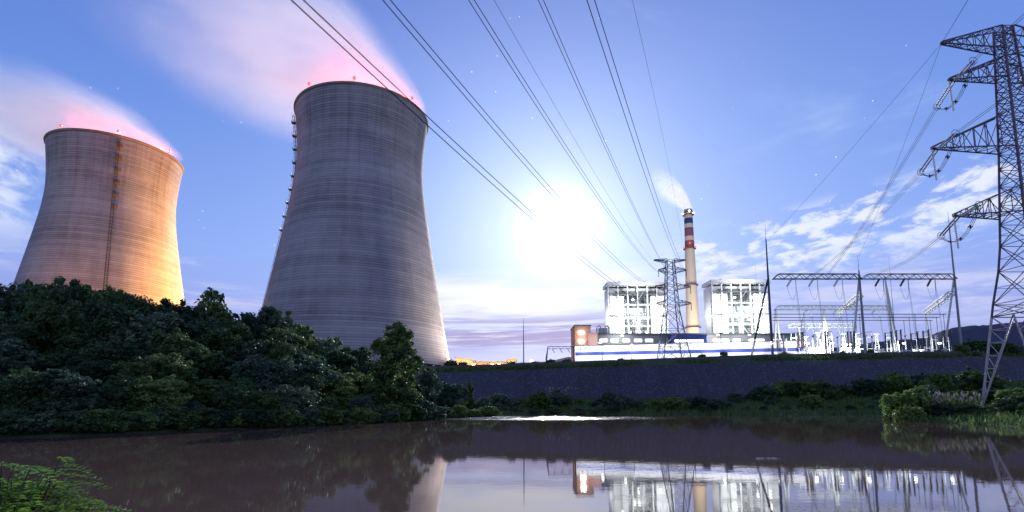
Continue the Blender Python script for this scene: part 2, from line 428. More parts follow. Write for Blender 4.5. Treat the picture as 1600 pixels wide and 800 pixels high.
# ------------------------------------------------------------------ stone retaining wall
stm = bpy.data.materials.new('rubble_stone'); stm.use_nodes = True; T = NT(stm.node_tree); p = T.n['Principled BSDF']; p.inputs['Roughness'].default_value = .9
o_ = T.node('ShaderNodeTexCoord').outputs['Object']
vo = T.node('ShaderNodeTexVoronoi'); vo.inputs['Scale'].default_value = 2.3; T.l.new(o_, vo.inputs['Vector'])
vr = T.xyz(vo.outputs['Color'])[0]
big = T.noise(o_, .06, 4, .6)
cs = T.ramp(vr, [(0, (.028, .037, .062)), (.6, (.044, .053, .085)), (.90, (.070, .080, .12)), (.985, (.14, .145, .20))])
cs = T.mix(T.step(vo.outputs['Distance'], .35, .75), cs, (.035, .040, .058))
strk = T.noise(T.vec(T.mul(T.xyz(o_)[0], .35), 0.0, T.mul(T.xyz(o_)[2], .04)), 1, 5, .7)
cs = T.mix(T.mul(T.step(strk, .5, .72), .6), cs, (.022, .032, .034))
cs = T.mix(T.m('MULTIPLY_ADD', big, 1.2, -.35, clamp=True), cs, T.mix(1.0, cs, (.55, .55, .62), 'MULTIPLY'))
T.l.new(cs, p.inputs['Base Color'])
b = T.node('ShaderNodeBump'); b.inputs['Strength'].default_value = .6; b.inputs['Distance'].default_value = .2; b.invert = True
T.l.new(vo.outputs['Distance'], b.inputs['Height']); T.l.new(b.outputs[0], p.inputs['Normal'])
parap = mat('parapet_concrete', (.075, .075, .09), .9, 0, .3, .5, .3)
rw = empty('retaining_wall', (0, 180, 0), 'long sloping stone retaining wall above the far bank', 'wall')
wb = MB(); cb = MB(); bb_ = MB()
XS = np.arange(-62, 300, 4.0)
for i, x in enumerate(XS):
    x2 = x + 4.0; tA, tB = float(ptop(x)), float(ptop(x2)); fA, fB = float(foot(x)) - 1.5, float(foot(x2)) - 1.5
    wb.quad((x, -6, fA), (x2, -6, fB), (x2, 5, tB - 2.6), (x, 5, tA - 2.6))
    bb_.quad((x, 5, tA - 2.6), (x2, 5, tB - 2.6), (x2, 7.2, tB - 1.5), (x, 7.2, tA - 1.5))
    cb.quad((x, 7.2, tA - 1.5), (x2, 7.2, tB - 1.5), (x2, 7.3, tB), (x, 7.3, tA))
    cb.quad((x, 7.3, tA), (x2, 7.3, tB), (x2, 7.9, tB), (x, 7.9, tA)); cb.quad((x, 7.9, tA), (x2, 7.9, tB), (x2, 8.0, tB - 2.0), (x, 8.0, tA - 2.0))
wb.build('stone_face', stm, rw); bb_.build('grassy_ledge', gm, rw); cb.build('parapet', parap, rw)

# ------------------------------------------------------------------ cooling towers
PROF_Y = [(0, 49.6), (6, 48.4), (16, 46.3), (29, 44.0), (42, 41.7), (58, 38.9), (74, 36.2), (90, 33.6), (100, 32.3), (109, 31.7), (117, 31.9), (125, 32.6), (132, 33.3), (138, 34.0)]
def tower_r(z): return float(np.interp(z, [a for a, _ in PROF_Y], [b for _, b in PROF_Y]))
def smooth_prof(z0, z1, n):
    zs = np.linspace(z0, z1, n); r = np.array([tower_r(z) for z in zs])
    for _ in range(10): r[1:-1] = (r[:-2] + 2 * r[1:-1] + r[2:]) / 4
    return list(zip(r, zs))
def cooling_tower(loc, H, label, ladder_az, lampaz, ladmat, nplat):
    t = empty('cooling_tower', loc, label, 'cooling tower', 'cooling towers of the power station')
    pr = smooth_prof(5, H, 70); rf = lambda z: float(np.interp(z, [a[1] for a in pr], [a[0] for a in pr]))
    mb = MB(); rt = pr[-1][0]
    mb.lathe(pr + [(rt - 1.0, H), (rt - 1.6, H - 8), (rt - 2.4, H - 30), (rf(60) - 2, 60), (rf(5) - 1.2, 5), (rf(5), 5)], 128); shell = mb.build('shell', conc, t, True)
    mb = MB(); mb.lathe([(rt + .02, H - 1.0), (rt + .5, H - .6), (rt + .6, H + .1), (rt + .5, H + .35), (rt - .2, H + .37), (rt - .9, H + .1)], 128); mb.build('rim', rimmat, shell)
    cm = MB(); r0, r1 = rf(5) - .5, 50.4
    cm.tube((r1, -2.2, -1), (r0, 0, 5.4), .5, .45, 8); cm.tube((r1, 2.2, -1), (r0, 0, 5.4), .5, .45, 8)
    cme = cm.mesh('support_column', conc, True)
    for k in range(40):
        o = bpy.data.objects.new('support_column', cme); COL.objects.link(o); o.parent = t; o.rotation_euler.z = 2 * math.pi * k / 40
    bs = MB(); bs.lathe([(52.5, -2), (52.5, 1.2), (51.4, 1.2), (51.4, -2)], 96); bs.build('basin_wall', parap, t)
    # ladder down the shell with resting platforms near the top
    ld = MB(); ca, sa = math.cos(ladder_az), math.sin(ladder_az)
    def P(z, off, side): r = rf(z) + off; return Vector((r * ca - side * sa, r * sa + side * ca, z))
    zs = np.linspace(6, H - 1, 60)
    for sd in (-.6, .6):
        ld.path([P(z, .9, sd) for z in zs], .13, 4); ld.path([P(z, 1.7, sd) for z in zs], .07, 4)
    for z in np.arange(11, H - 1, 2.0): ld.bar(P(z, .9, -.6), P(z, .9, .6), .09); ld.bar(P(z, 0, -.6), P(z, 1.7, -.6), .09); ld.bar(P(z, 0, .6), P(z, 1.7, .6), .09); ld.bar(P(z, 1.7, -.6), P(z, 1.7, .6), .09)
    lado = ld.build('ladder', ladmat, t)
    for k in range(nplat):
        z = H - 6 - k * 7.2; pm = MB(); c = P(z, 1.2, .9)
        pm.box(c, (2.2, 2.6, .18), ladder_az)
        for s1 in (-1.2, 1.2):
            for o1 in (.2, 2.2): pm.bar(P(z, o1, .9 + s1), P(z, o1, .9 + s1) + Vector((0, 0, 1.2)), .1)
        pm.bar(P(z + 1.2, 2.2, -.3), P(z + 1.2, 2.2, 2.1), .1); pm.bar(P(z - 1.8, 0, .9), P(z, 2.0, .9), .12)
        pm.build('platform', ladmat, lado)
    for a in lampaz:
        x, y = (rt + .4) * math.cos(a), (rt + .4) * math.sin(a)
        al = MB(); al.tube((0, 0, .9), (0, 0, 1.7), .15, None, 6); al.lathe([(.05, 1.5), (.65, 1.7), (.75, 2.2), (.5, 2.8), (.02, 3.0)], 10)
        o = al.build('warning_light', lampred, t); o.location = (x, y, H)
        lamp('POINT', 'warning_glow', (x * .86, y * .86, H + 3.0), (50000 if nplat > 6 else 30000), (1, .06, .07), t, .4)
    return t
def az_to_cam(x, y): return math.atan2(-y, -x)
T2 = (-79.6, 259.0, 15.4); T1 = (-245.0, 303.5, 16.4)
c2 = az_to_cam(*T2[:2]); c1 = az_to_cam(*T1[:2])
t2 = cooling_tower(T2, 137.0, 'taller grey concrete cooling tower nearer the middle, ladder up its outer edge', c2 - R(94), [c2 - R(48), c2 - R(8), c2 + R(42), c2 + R(150)], steel, 9)
t1 = cooling_tower(T1, 137.5, 'far left cooling tower lit orange on one side with rusty ladder down its face', c1 - R(1), [c1 - R(50), c1 - R(2), c1 + R(44), c1 + R(150)], rust, 6)

# ------------------------------------------------------------------ steam
def steam(name, origin, wind, label, dens, length, r0, rise, top_k, colr, streak=1.0, bot_k=.0022, aniso=.32):
    """plume blown along `wind`: s metres downwind, n across, z above the mouth"""
    wa = math.atan2(wind[1], wind[0])
    def top(s): u = s + r0; return rise * (1 - math.exp(-u * top_k / rise)) + .10 * max(u, 0)
    def bot(s): return bot_k * max(0, s - r0 * .3) ** 2 - .02 * r0
    def half(s): return r0 + .28 * max(0, s)
    mb = MB(); K = 20; S = np.linspace(-r0 * 1.02, length, 24)
    for s in S:
        t_, b_ = top(s), bot(s)
        hn = half(s) if s > 0 else math.sqrt(max(.02 * r0 * r0, r0 * r0 - s * s)) * 1.02
        for j in range(K):
            a = 2 * math.pi * j / K; mb.v.append((s, hn * 1.02 * math.cos(a), (t_ + b_) / 2 + (t_ - b_) / 2 * 1.02 * math.sin(a)))
    for i in range(len(S) - 1):
        for j in range(K):
            a = i * K + j; b2 = i * K + (j + 1) % K; mb.f.append((a, b2, b2 + K, a + K))
    mb.f.append(tuple(reversed(range(K)))); mb.f.append(tuple((len(S) - 1) * K + j for j in range(K)))
    m = bpy.data.materials.new(name + '_vapour'); m.use_nodes = True; T = NT(m.node_tree); T.n.clear()
    x, y, z = T.xyz(T.node('ShaderNodeTexCoord').outputs['Object'])
    u = T.add(x, r0)
    tp = T.add(T.mul(T.sub(1.0, T.m('EXPONENT', T.mul(u, -top_k / rise))), rise), T.mul(T.m('MAXIMUM', u, 0.0), .10))
    bt = T.sub(T.mul(T.m('POWER', T.m('MAXIMUM', T.sub(x, r0 * .3), 0.0), 2.0), bot_k), .02 * r0)
    q = T.div(T.sub(z, bt), T.m('MAXIMUM', T.sub(tp, bt), .5))
    hn = T.add(T.mul(T.m('MAXIMUM', x, 0.0), .28), r0); w = T.m('ABSOLUTE', T.div(y, hn))
    near = T.step(x, r0 * 3.2, 0.0)
    # crisp top edge by the mouth, soft further on; the underside fades
    qe = T.mul(T.step(q, 1.0, T.m('MULTIPLY_ADD', near, .28, .35)), T.step(q, 0.0, T.m('MULTIPLY_ADD', near, -.30, .40)))
    nz = T.noise(T.vec(T.mul(x, .010 * 34 / r0), T.mul(T.div(y, hn), 2.2), T.mul(q, 3.2)), 1, 4, .6, .4)
    nz2 = T.noise(T.vec(T.mul(x, .004 * 34 / r0), T.mul(T.div(y, hn), 5), T.mul(q, 9.)), 1, 3, .6, .2)
    f = T.mul(T.mul(qe, T.step(w, 1.0, .45)), T.step(x, length, length * .25))
    f = T.mul(f, T.m('MULTIPLY_ADD', T.step(nz, .32, .70), 1.35 * streak, 1 - .88 * streak))
    f = T.mul(f, T.m('MULTIPLY_ADD', T.step(nz2, .3, .7), .9 * streak, 1 - .45 * streak))
    thin = T.m('POWER', T.div(r0, hn), 1.3)
    f = T.mul(T.mul(f, thin), dens)
    v = T.node('ShaderNodeVolumePrincipled'); v.inputs['Color'].default_value = (*colr, 1); v.inputs['Anisotropy'].default_value = aniso
    T.l.new(f, v.inputs['Density'])
    T.l.new(v.outputs[0], T.node('ShaderNodeOutputMaterial').inputs['Volume'])
    m.cycles.volume_step_rate = .15 if r0 < 10 else .5
    o = mb.build(name, m); o.location = origin; o.rotation_euler.z = wa
    tag(o, label, 'steam plume', None, 'thing')
    return o
steam('steam_plume', (T2[0], T2[1], T2[2] + 137.5), (-.86, .50), 'wide pink-white steam plume blowing off the taller middle cooling tower', .024, 260, 33.5, 200, 2.05, (.97, .93, .96))
steam('steam_plume', (T1[0], T1[1], T1[2] + 138), (-.90, .44), 'narrow pale steam plume trailing off the orange-lit cooling tower', .034, 260, 33.5, 110, 1.0, (.97, .93, .96), 1.0, .0014)

# ------------------------------------------------------------------ chimney
CY = 560; ct = at(1075, 328, CY); cbx = ct.x; cz0 = 20.0; CH = ct.z - cz0
ch = empty('chimney', (cbx, CY, cz0), 'tall cream chimney with blue and maroon bands behind the lattice pylon', 'chimney')
cr = lambda z: 4.6 + (8.6 - 4.6) * (1 - z / CH) ** 1.25
def chz(py): return zat(py, CY) - cz0
shaft = MB(); shaft.lathe([(cr(z), z) for z in np.linspace(0, CH, 40)] + [(cr(CH) - .6, CH), (cr(CH) - .8, CH - 8)], 40); shaft = shaft.build('shaft', chimcream, ch, True)
for ya, yb, m_ in ((342, 350.5, chimblue), (357, 370, chimred), (377, 387.5, chimred)):
    z0, z1 = chz(yb), chz(ya); bm = MB(); bm.lathe([(cr(z) + .06, z) for z in np.linspace(z0, z1, 6)], 40); bm.build('painted_band', m_, shaft, True)
bm = MB(); bm.lathe([(cr(z) + .06, z) for z in np.linspace(chz(333), CH + .05, 4)], 40); bm.build('soot_cap', mat('soot', (.20, .17, .17), .9), shaft, True)
for y_ in (336, 389, 446, 512):
    z = chz(y_); r = cr(z); bm = MB(); bm.lathe([(r, z - .4), (r + 1.7, z - .2), (r + 1.7, z + .1), (r, z + .1)], 32)
    for k in range(20):
        a = 2 * math.pi * k / 20; bm.bar(((r + 1.6) * math.cos(a), (r + 1.6) * math.sin(a), z), ((r + 1.6) * math.cos(a), (r + 1.6) * math.sin(a), z + 1.3), .12)
    bm.lathe([(r + 1.55, z + 1.2), (r + 1.7, z + 1.2), (r + 1.7, z + 1.35), (r + 1.55, z + 1.35)], 32); bm.build('gallery', rust, ch)
for (y_, da, m_, c_, e_) in ((334, .2, lampwhite, (1, .95, .9), 0), (336, -1.3, lampwhite, (1, .95, .9), 0), (336, 1.35, lampwhite, (1, .95, .9), 0), (384, .1, lampred, (1, .1, .1), 500), (388, -1.4, lampred, (1, .1, .1), 0), (388, 1.4, lampred, (1, .1, .1), 0)):
    z = chz(y_); a = az_to_cam(cbx, CY) + da; r = cr(z) + 1.5
    bm = MB(); bm.lathe([(.1, -.7), (.75, -.4), (.8, .4), (.3, .8)], 10, (r * math.cos(a), r * math.sin(a), z + 1.2)); bm.build('warning_light', m_, ch)
    if e_: lamp('POINT', 'warning_glow', (r * 1.4 * math.cos(a), r * 1.4 * math.sin(a), z + 1.5), e_, c_, ch, .4)
# floodlights at its foot wash the shaft
for dxx, e_ in ((-45, 520000), (32, 420000)):
    lamp('SPOT', 'shaft_flood', (dxx, -75, 8), e_, (1, .86, .66), ch, 1.0, (0, 0, 95), 100, .8)
steam('smoke', (cbx, CY, ct.z), (-.95, .3), 'small pale wisp of smoke leaving the chimney top', .16, 46, 5.2, 60, 4.0, (.995, .98, .96), .0, .02, .4)

# ------------------------------------------------------------------ boiler houses
def boiler_house(px0, px1, pytop, Y, label, seed, lights=1.0):
    rr = random.Random(seed); a = at(px0, pytop, Y); b2 = at(px1, pytop, Y); Wd = b2.x - a.x; z0 = 20.0; Ht = a.z - z0; Dp = 18.0
    t = empty('boiler_house', ((a.x + b2.x) / 2, Y, z0), label, 'boiler house', 'boiler houses of the power station')
    hw = Wd / 2
    m = MB(); m.box((0, Dp / 2, Ht - 1.4), (Wd + 2, Dp + 2, 2.8)); m.build('roof', whitepaint, t)
    m = MB(); m.box((0, -1.06, Ht - 3.0), (Wd + 1.8, .2, .4)); m.build('roof_trim', mat('trim_lavender', (.30, .33, .60)) if 'trim_lavender' not in MATS else MATS['trim_lavender'], t)
    m = MB(); m.box((0, Dp * .4 + 5.0, Ht / 2 - 2), (Wd * .985, Dp * .8, Ht - 4.2)); m.build('rear_wall', whitepaint, t)
    for s in (-1, 1):
        m = MB(); m.box((s * hw * .70, 3.2, Ht * .46), (hw * .48, 4, Ht * .80)); m.build('side_cladding', whitepaint, t)
    for k in range(7):
        x = -hw + Wd * k / 6
        m = MB(); m.box((x, .2, Ht / 2 - 1.5), (.9, .9, Ht - 3)); m.build('column', whitesteel, t)
    nf = 9
    for k in range(1, nf):
        z = Ht * k / nf - 1; m = MB(); m.box((0, 1.2, z), (Wd, 3.2, .5))
        for zz in (.7, 1.3): m.bar((-hw, -.3, z + zz), (hw, -.3, z + zz), .09)
        for x in np.arange(-hw, hw, 2.5): m.bar((x, -.3, z), (x, -.3, z + 1.3), .08)
        m.build('walkway', whitesteel if k % 2 else louvre, t)
    # louvred openings in the middle bay
    for (x0, x1, za, zb) in ((-.30, -.03, .40, .62), (.06, .34, .38, .62), (-.30, .34, .08, .20), (-.36, .38, .74, .92)):
        m = MB()
        m.box((hw * (x0 + x1), 4.4, Ht * (za + zb) / 2), (hw * 2 * (x1 - x0), .3, Ht * (zb - za)))
        m.build('dark_bay', louvre, t)
        m = MB(); 
        for z in np.arange(Ht * za, Ht * zb, 1.5): m.box((hw * (x0 + x1), 3.6, z), (hw * 2 * (x1 - x0), .9, .28))
        m.build('louvre', greyclad, t)
    for k in range(26):
        x = rr.uniform(-.40, .42) * Wd; z = rr.uniform(.72, .92) * Ht; m = MB(); m.tube((x, 1.4, z), (x, 1.4, z - rr.uniform(2, 9)), rr.uniform(.2, .55), None, 6); m.build('pipe', louvre, t)
    for k in range(16):
        x = rr.uniform(-.45, .30) * Wd; z = rr.uniform(.1, .9) * Ht; m = MB(); m.tube((x, .6, z), (x + rr.uniform(3, 10), .6, z), rr.uniform(.15, .35), None, 6); m.build('pipe', louvre, t)
    m = MB()
    for k in range(nf - 1):
        z = Ht * k / nf; z2 = Ht * (k + 1) / nf; s = 1 if k % 2 else -1
        m.bar((hw * .05 - s * 3.2, -.9, z), (hw * .05 + s * 3.2, -.9, z2), .55)
    m.build('stair', greyclad, t)
    for k in range(14):
        k2 = 1 + k % 7; x = rr.uniform(-.46, .46) * Wd; z = Ht * k2 / nf + 3.2
        m = MB(); m.box((x, -.7, z), (1.5, .6, .9)); m.build('floodlight', lampwhite, t)
    for s in (-.55, .35):
        m = MB(); m.tube((hw * s, 8, Ht), (hw * s, 8, Ht + 1.6), .8, .8, 10); m.tube((hw * s, 8, Ht + 1.6), (hw * s, 8, Ht + 2.4), 1.3, .9, 10); m.build('roof_vent', darksteel, t)
    for (x, z, e) in ((-.6, .12, 1), (.6, .12, 1), (-.62, .42, 1), (.62, .42, 1), (-.62, .72, 1), (.62, .72, 1), (0, .27, .8), (0, .58, .8), (0, .97, .5)):
        lamp('SPOT', 'work_light', (hw * x, -9.0, Ht * z), 19000 * e * lights, (.95, 1, .98), t, .8, (hw * x, 4, Ht * z), 172, .5)
    for z in (.25, .65): lamp('SPOT', 'work_light', (-hw - 8, Dp / 2, Ht * z), 6000 * lights, (.95, 1, .98), t, .8, (0, Dp / 2, Ht * z), 170, .5)
    return t
boiler_house(950, 1041, 441, 420, 'floodlit boiler house behind the dark lattice pylon, beside the brown block', 3)
boiler_house(1112, 1201, 437, 400, 'floodlit boiler house behind the substation mast, on the other side of the chimney', 8)

# ------------------------------------------------------------------ turbine hall strip with lit windows
def gable(px0, px1, ytop, Y, zb, depth):
    a = at(px0, ytop, Y); b2 = at(px1, ytop, Y); return a.x, b2.x, a.z
x0, x1, zt = gable(930, 1250, 523, 300, 20, 40)
th_ = empty('turbine_hall', ((x0 + x1) / 2, 300, 19), 'long low grey hall with a row of lit windows below the boiler houses', 'hall'); hw = (x1 - x0) / 2
m = MB(); m.box((0, 18, (zt - 19) / 2), (2 * hw, 36, zt - 19)); m.build('wall', greyclad, th_)
m = MB(); m.box((0, 17.8, zt - 19 + .4), (2 * hw + 1, 37.4, .8)); m.build('parapet', louvre, th_)
for px in (943, 960, 978, 997, 1014, 1120, 1133, 1151, 1176, 1188, 1215):
    c = at(px, 532, 300); m = MB(); m.box((c.x - th_.location.x, -.12, c.z - 19), (4.4, .3, 1.7)); m.build('window', winlit, th_)
a = at(1046, 524, 296); b2 = at(1101, 524, 296)
cn = empty('entrance_hall', ((a.x + b2.x) / 2, 293, 19), 'blue-fronted hall at the foot of the chimney', 'hall')
m = MB(); m.box((0, 3, (a.z - 19) / 2), (b2.x - a.x, 6, a.z - 19)); m.build('wall', bluepaint, cn)
m = MB(); m.box((0, -.15, a.z - 19 - 3.6), ((b2.x - a.x) * .8, .3, 1.4)); m.build('window', winlit, cn)
# ducts and cyclones on the hall roof
c = at(941, 516, 304); tk = empty('roof_silo', (c.x, 304, zt), 'pair of grey dust silos with looped pipes on the hall roof', 'silo')
m = MB(); m.tube((-.8, 0, 0), (-.8, 0, 4.4), 1.5, 1.5, 12); m.tube((1.6, 0, 0), (1.6, 0, 4.4), 1.5, 1.5, 12); m.build('vessel', greyclad, tk)
for s in (-1, 1):
    m = MB(); m.path([(s * 3.6 + .4, 0, 0), (s * 3.6 + .4, 0, 4.6), (s * 3.2 + .4, 0, 5.6), (s * 2.2 + .4, 0, 5.9), (s * 1.4 + .4, 0, 5.2), (s * 1.2 + .4, 0, 4)], .35, 8); m.build('pipe', greyclad, tk, True)
# brown block
a = at(898, 509, 235); b2 = at(923, 509, 235); c = at(932, 520, 235)
br = empty('brown_block', (a.x, 235, 18), 'brown clad stepped block with bright lamps at the end of the white wall', 'building')
m = MB(); m.box(((b2.x - a.x) / 2, 8, (a.z - 18) / 2), (b2.x - a.x, 16, a.z - 18)); m.build('tall_wing', brownclad, br)
m = MB(); m.box(((b2.x - a.x) + (c.x - b2.x) / 2 - .6, 6, (c.z - 18) / 2), (c.x - b2.x + 1.8, 14, c.z - 18)); m.build('low_wing', mat('brown_cladding_pale', (.42, .25, .22), .7), br)
m = MB(); m.box(((b2.x - a.x) / 2, 8, a.z - 18 + .2), (b2.x - a.x + .5, 16.5, .4)); m.build('coping', rust, br)
for py in (519.5, 533.5):
    q = at(908, py, 235); m = MB(); m.box((q.x - a.x, -.25, q.z - 18), (2.4, .5, 1.1)); m.build('wall_lamp', lampwhite, br)
    lamp('POINT', 'wall_glow', (q.x - a.x, -2.0, q.z - 18), 260, (1, .93, .82), br, .3)

# ------------------------------------------------------------------ long white building with blue stripe
A = at(898, 541, 214); B = at(1256, 527.5, 194); dv = Vector((B.x - A.x, B.y - A.y, 0)); LN = dv.length; dv.normalize()
wbz = 15.5; WT = A.z - wbz
lw = empty('white_building', (A.x, A.y, wbz), 'long low floodlit white building with a blue stripe along it', 'building', None, math.atan2(dv.y, dv.x))
m = MB(); m.box((LN / 2, 4, WT / 2), (LN, 8, WT)); m.build('wall', whitepaint, lw)
m = MB(); m.box((LN / 2, 3.9, WT + .15), (LN + .6, 8.6, .3)); m.build('roof', darksteel, lw)
zs0 = at(898, 553.0, 214).z - wbz
m = MB(); m.box((LN / 2, -.03, zs0), (LN - .4, .06, 1.35)); m.build('blue_stripe', bluepaint, lw)
sgd = mat('sign_dark', (.05, .05, .12), .6); sgo = mat('sign_orange', (.55, .12, .03), .6); sgb = mat('sign_blue_grey', (.12, .14, .40), .6)
# sign: small emblem and a line of dark characters (too small in the picture to read)
m = MB(); zz = at(908, 545, 214).z - wbz
m.box((2.3, -.05, zz), (.45, .06, 1.1)); m.box((2.65, -.05, zz - .35), (.45, .06, .3)); m.build('emblem', sgo, lw)
m = MB(); m.box((2.55, -.05, zz + .5), (.9, .07, .25)); m.box((2.85, -.05, zz + .1), (.25, .07, .4)); m.build('emblem', sgd, lw)
rs = random.Random(11)
for k in range(4):
    m = MB(); cx = 3.9 + k * .88; w_ = .34
    for (xa, za, xb, zb_) in ((-1, 1, 1, 1), (-1, -1, 1, -1), (-1, -1, -1, 1), (1, -1, 1, 1), (-.8, 0, .8, 0), (0, -1, 0, 1)):
        if rs.random() < .82:
            m.box((cx + (xa + xb) / 2 * w_, -.05, zz - .1 + (za + zb_) / 2 * w_), (max(.09, abs(xb - xa) * w_), .05, max(.09, abs(zb_ - za) * w_)))
    m.build('sign_character', sgb if k in (0, 3) else sgd, lw)
for k in range(22):
    x = rs.uniform(1, LN * .72); m = MB(); m.box((x, -.35, rs.uniform(2.6, 4.2)), (rs.uniform(.3, 1.1), .4, rs.uniform(.4, 1.2))); m.build('wall_fitting', greyclad, lw)
for px in np.linspace(1, LN - 1, 26)[::1]:
    m = MB(); m.box((px, -.04, WT - .9), (.5, .06, .35)); m.build('vent', louvre, lw)
for k, s in enumerate(np.linspace(.04, .96, 9)):
    lamp('SPOT', 'yard_flood', (LN * s, -7.5, WT * .9), 3600, (.97, .98, 1), lw, .5, (LN * s, 0, WT * .4), 165, .5)

# lamp posts in front of the white building
def lamp_post(px, Y, pytop, label, bright=True, on=1):
    tp = at(px, pytop, Y); zb = g(tp.x, Y); h = tp.z - zb
    t = empty('lamp_post', (tp.x, Y, zb), label, 'lamp post', 'lamp posts along the plant')
    m = MB(); m.tube((0, 0, -.3), (0, 0, h), .14, .09, 8); m.build('pole', darksteel, t)
    m = MB(); m.box((0, -.3, h + .15), (1.0, .7, .3)); m.build('lamp_head', lampwhite if on else darksteel, t)
    return t
lamp_post(941, 204, 540, 'dark lamp post before the white wall, near its emblem', on=0)
lamp_post(986, 203, 539, 'dark lamp post before the white wall, just left of the pylon', on=0)
lamp_post(1079, 199, 536, 'dark lamp post before the white wall, between pylon and chimney foot', on=0)
lamp_post(1126, 197, 521, 'tall dark lamp post below the second boiler house', on=0)
def flood_mast(px, py, Y, label, e=9000, c=(1, .98, .92), lm=None, tgt=None, ang=110):
    tp = at(px, py, Y); zb = g(tp.x, Y); h = tp.z - zb
    t = empty('floodlight_mast', (tp.x, Y, zb), label, 'floodlight', 'floodlight masts')
    m = MB(); m.tube((0, 0, -.3), (0, 0, h), .16, .1, 8); m.build('pole', darksteel, t)
    m = MB(); m.box((0, 0, h + .2), (1.1, .5, .5)); m.build('lamp_head', lm or lampwhite, t)
    if e: lamp('SPOT', 'flood', (0, 1.2, h + .2), e, c, t, .5, (0, 12, h * .4), 170, .5)
    return t
flood_mast(938, 536, 225, 'bright floodlight beside the dust silos above the white wall', 3500)
flood_mast(972, 525, 290, 'bright floodlight over the hall roof under the pylon-side boiler house', 5000)
flood_mast(1122, 524, 290, 'bright floodlight at the lower left of the second boiler house', 5000)
flood_mast(1171, 524, 288, 'bright floodlight at the lower right of the second boiler house', 5000)

# ------------------------------------------------------------------ orange sheds left of the mast
def shed(pxa, pxb, yt, Y, label, slope=0, dep=14):
    a = at(pxa, yt, Y); b2 = at(pxb, yt + slope, Y); zb = 15.5; t = empty('shed', ((a.x + b2.x) / 2, Y, zb), label, 'shed', 'orange-lit sheds beyond the wall'); hw = (b2.x - a.x) / 2
    m = MB(); za, zc = a.z - zb, b2.z - zb
    pts = [(-hw, 0), (hw, 0), (hw, dep), (-hw, dep)]; n = 0
    m.v = [(x, y, 0) for x, y in pts] + [(-hw, 0, za), (hw, 0, zc), (hw, dep, zc), (-hw, dep, za)]
    m.f = [(0, 1, 5, 4), (1, 2, 6, 5), (2, 3, 7, 6), (3, 0, 4, 7)]; m.build('wall', shedmat, t)
    m = MB(); e = .4; m.v = [(-hw - e, -e, za), (hw + e, -e, zc), (hw + e, dep + e, zc), (-hw - e, dep + e, za), (-hw - e, -e, za + .35), (hw + e, -e, zc + .35), (hw + e, dep + e, zc + .35), (-hw - e, dep + e, za + .35)]
    m.f = [(3, 2, 1, 0), (4, 5, 6, 7), (0, 1, 5, 4), (1, 2, 6, 5), (2, 3, 7, 6), (3, 0, 4, 7)]; m.build('roof', slabmat, t)
    m = MB()
    for x in np.arange(-hw + 1.5, hw - 1, 3.2): m.box((x, -.08, min(za, zc) * .72), (1.4, .1, .9))
    m.build('window', louvre, t)
    for s in (-.5, .5): lamp('POINT', 'wall_lamp', (hw * s, -5, min(za, zc) * .8), 1500, (1, .50, .14), t, .3)
    return t
shed(711, 743, 558, 270, 'pale shed with sloping roof at the base of the taller cooling tower', 6)
shed(738, 793, 566, 262, 'long low orange-lit shed between the cooling tower and thin mast')
shed(793, 806, 562, 258, 'small square orange-lit pump house left of the thin mast')
for px, lb in ((716, 'glowing lamp at the foot of the taller cooling tower'), (728, 'glowing lamp before the sloping-roofed shed'), (740, 'brightest glowing lamp before the long orange shed'), (769, 'glowing lamp at the middle of the long orange shed'), (780, 'glowing lamp at the far end of the long orange shed')):
    flood_mast(px, 570.0, 205, lb, 260, (1, .6, .25), lamporange)
# orange floods aimed at the towers
def tower_flood(x, y, h, label, e, c, tgt, ang):
    zb = g(x, y); t = empty('floodlight_mast', (x, y, zb), label, 'floodlight', 'orange tower floodlights')
    m = MB(); m.tube((0, 0, -.3), (0, 0, h), .16, .1, 8); m.build('pole', darksteel, t)
    m = MB(); m.box((0, 0, h + .25), (1.2, .7, .6)); m.build('lamp_head', lamporange, t)
    lamp('SPOT', 'flood', (0, 0, h + 1.4), e, c, t, .8, Vector(tgt) - Vector((x, y, zb)), ang, .9)
tower_flood(-112, 372, 9, 'orange floodlight mast behind the wood, farther of two aimed at the left cooling tower', 4200000, (1, .42, .085), (T1[0] + 10, T1[1], 75), 75)
tower_flood(-143, 318, 12, 'orange floodlight mast behind the wood, nearer of two aimed at the left cooling tower', 1100000, (1, .42, .09), (T1[0] + 16, T1[1] - 10, 110), 115)
tower_flood(-190, 212, 7, 'added orange fill lamp among the trees before the left cooling tower', 270000, (1, .40, .11), (T1[0] + 10, T1[1], 75), 110)  # added fill lamp, washes the tower's whole near face with dim orange
tower_flood(10, 262, 7, 'warm floodlight mast beside the sheds aimed at the taller cooling tower', 330000, (1, .82, .62), (T2[0] + 30, T2[1], 60), 100)

# ------------------------------------------------------------------ thin masts
def mast(px, ytop, Y, r, label, grp=None):
    tp = at(px, ytop, Y); zb = g(tp.x, Y); h = tp.z - zb
    t = empty('lightning_mast', (tp.x, Y, zb), label, 'mast', grp)
    m = MB(); m.tube((0, 0, -.3), (0, 0, h * .55), r, r * .75, 8); m.tube((0, 0, h * .55), (0, 0, h * .85), r * .7, r * .5, 8); m.build('pole', steel, t)
    m = MB(); m.tube((0, 0, h * .85), (0, 0, h), r * .35, r * .15, 6); m.build('rod', steel, t)
    return t
mast(818, 497, 200, .26, 'lone thin grey mast on the wall between sheds and brown block')
mast(1180, 411, 330, .22, 'slim mast standing in front of the second boiler house')
mast(1388, 398, 250, .16, 'faint needle mast behind the second gantry beam')

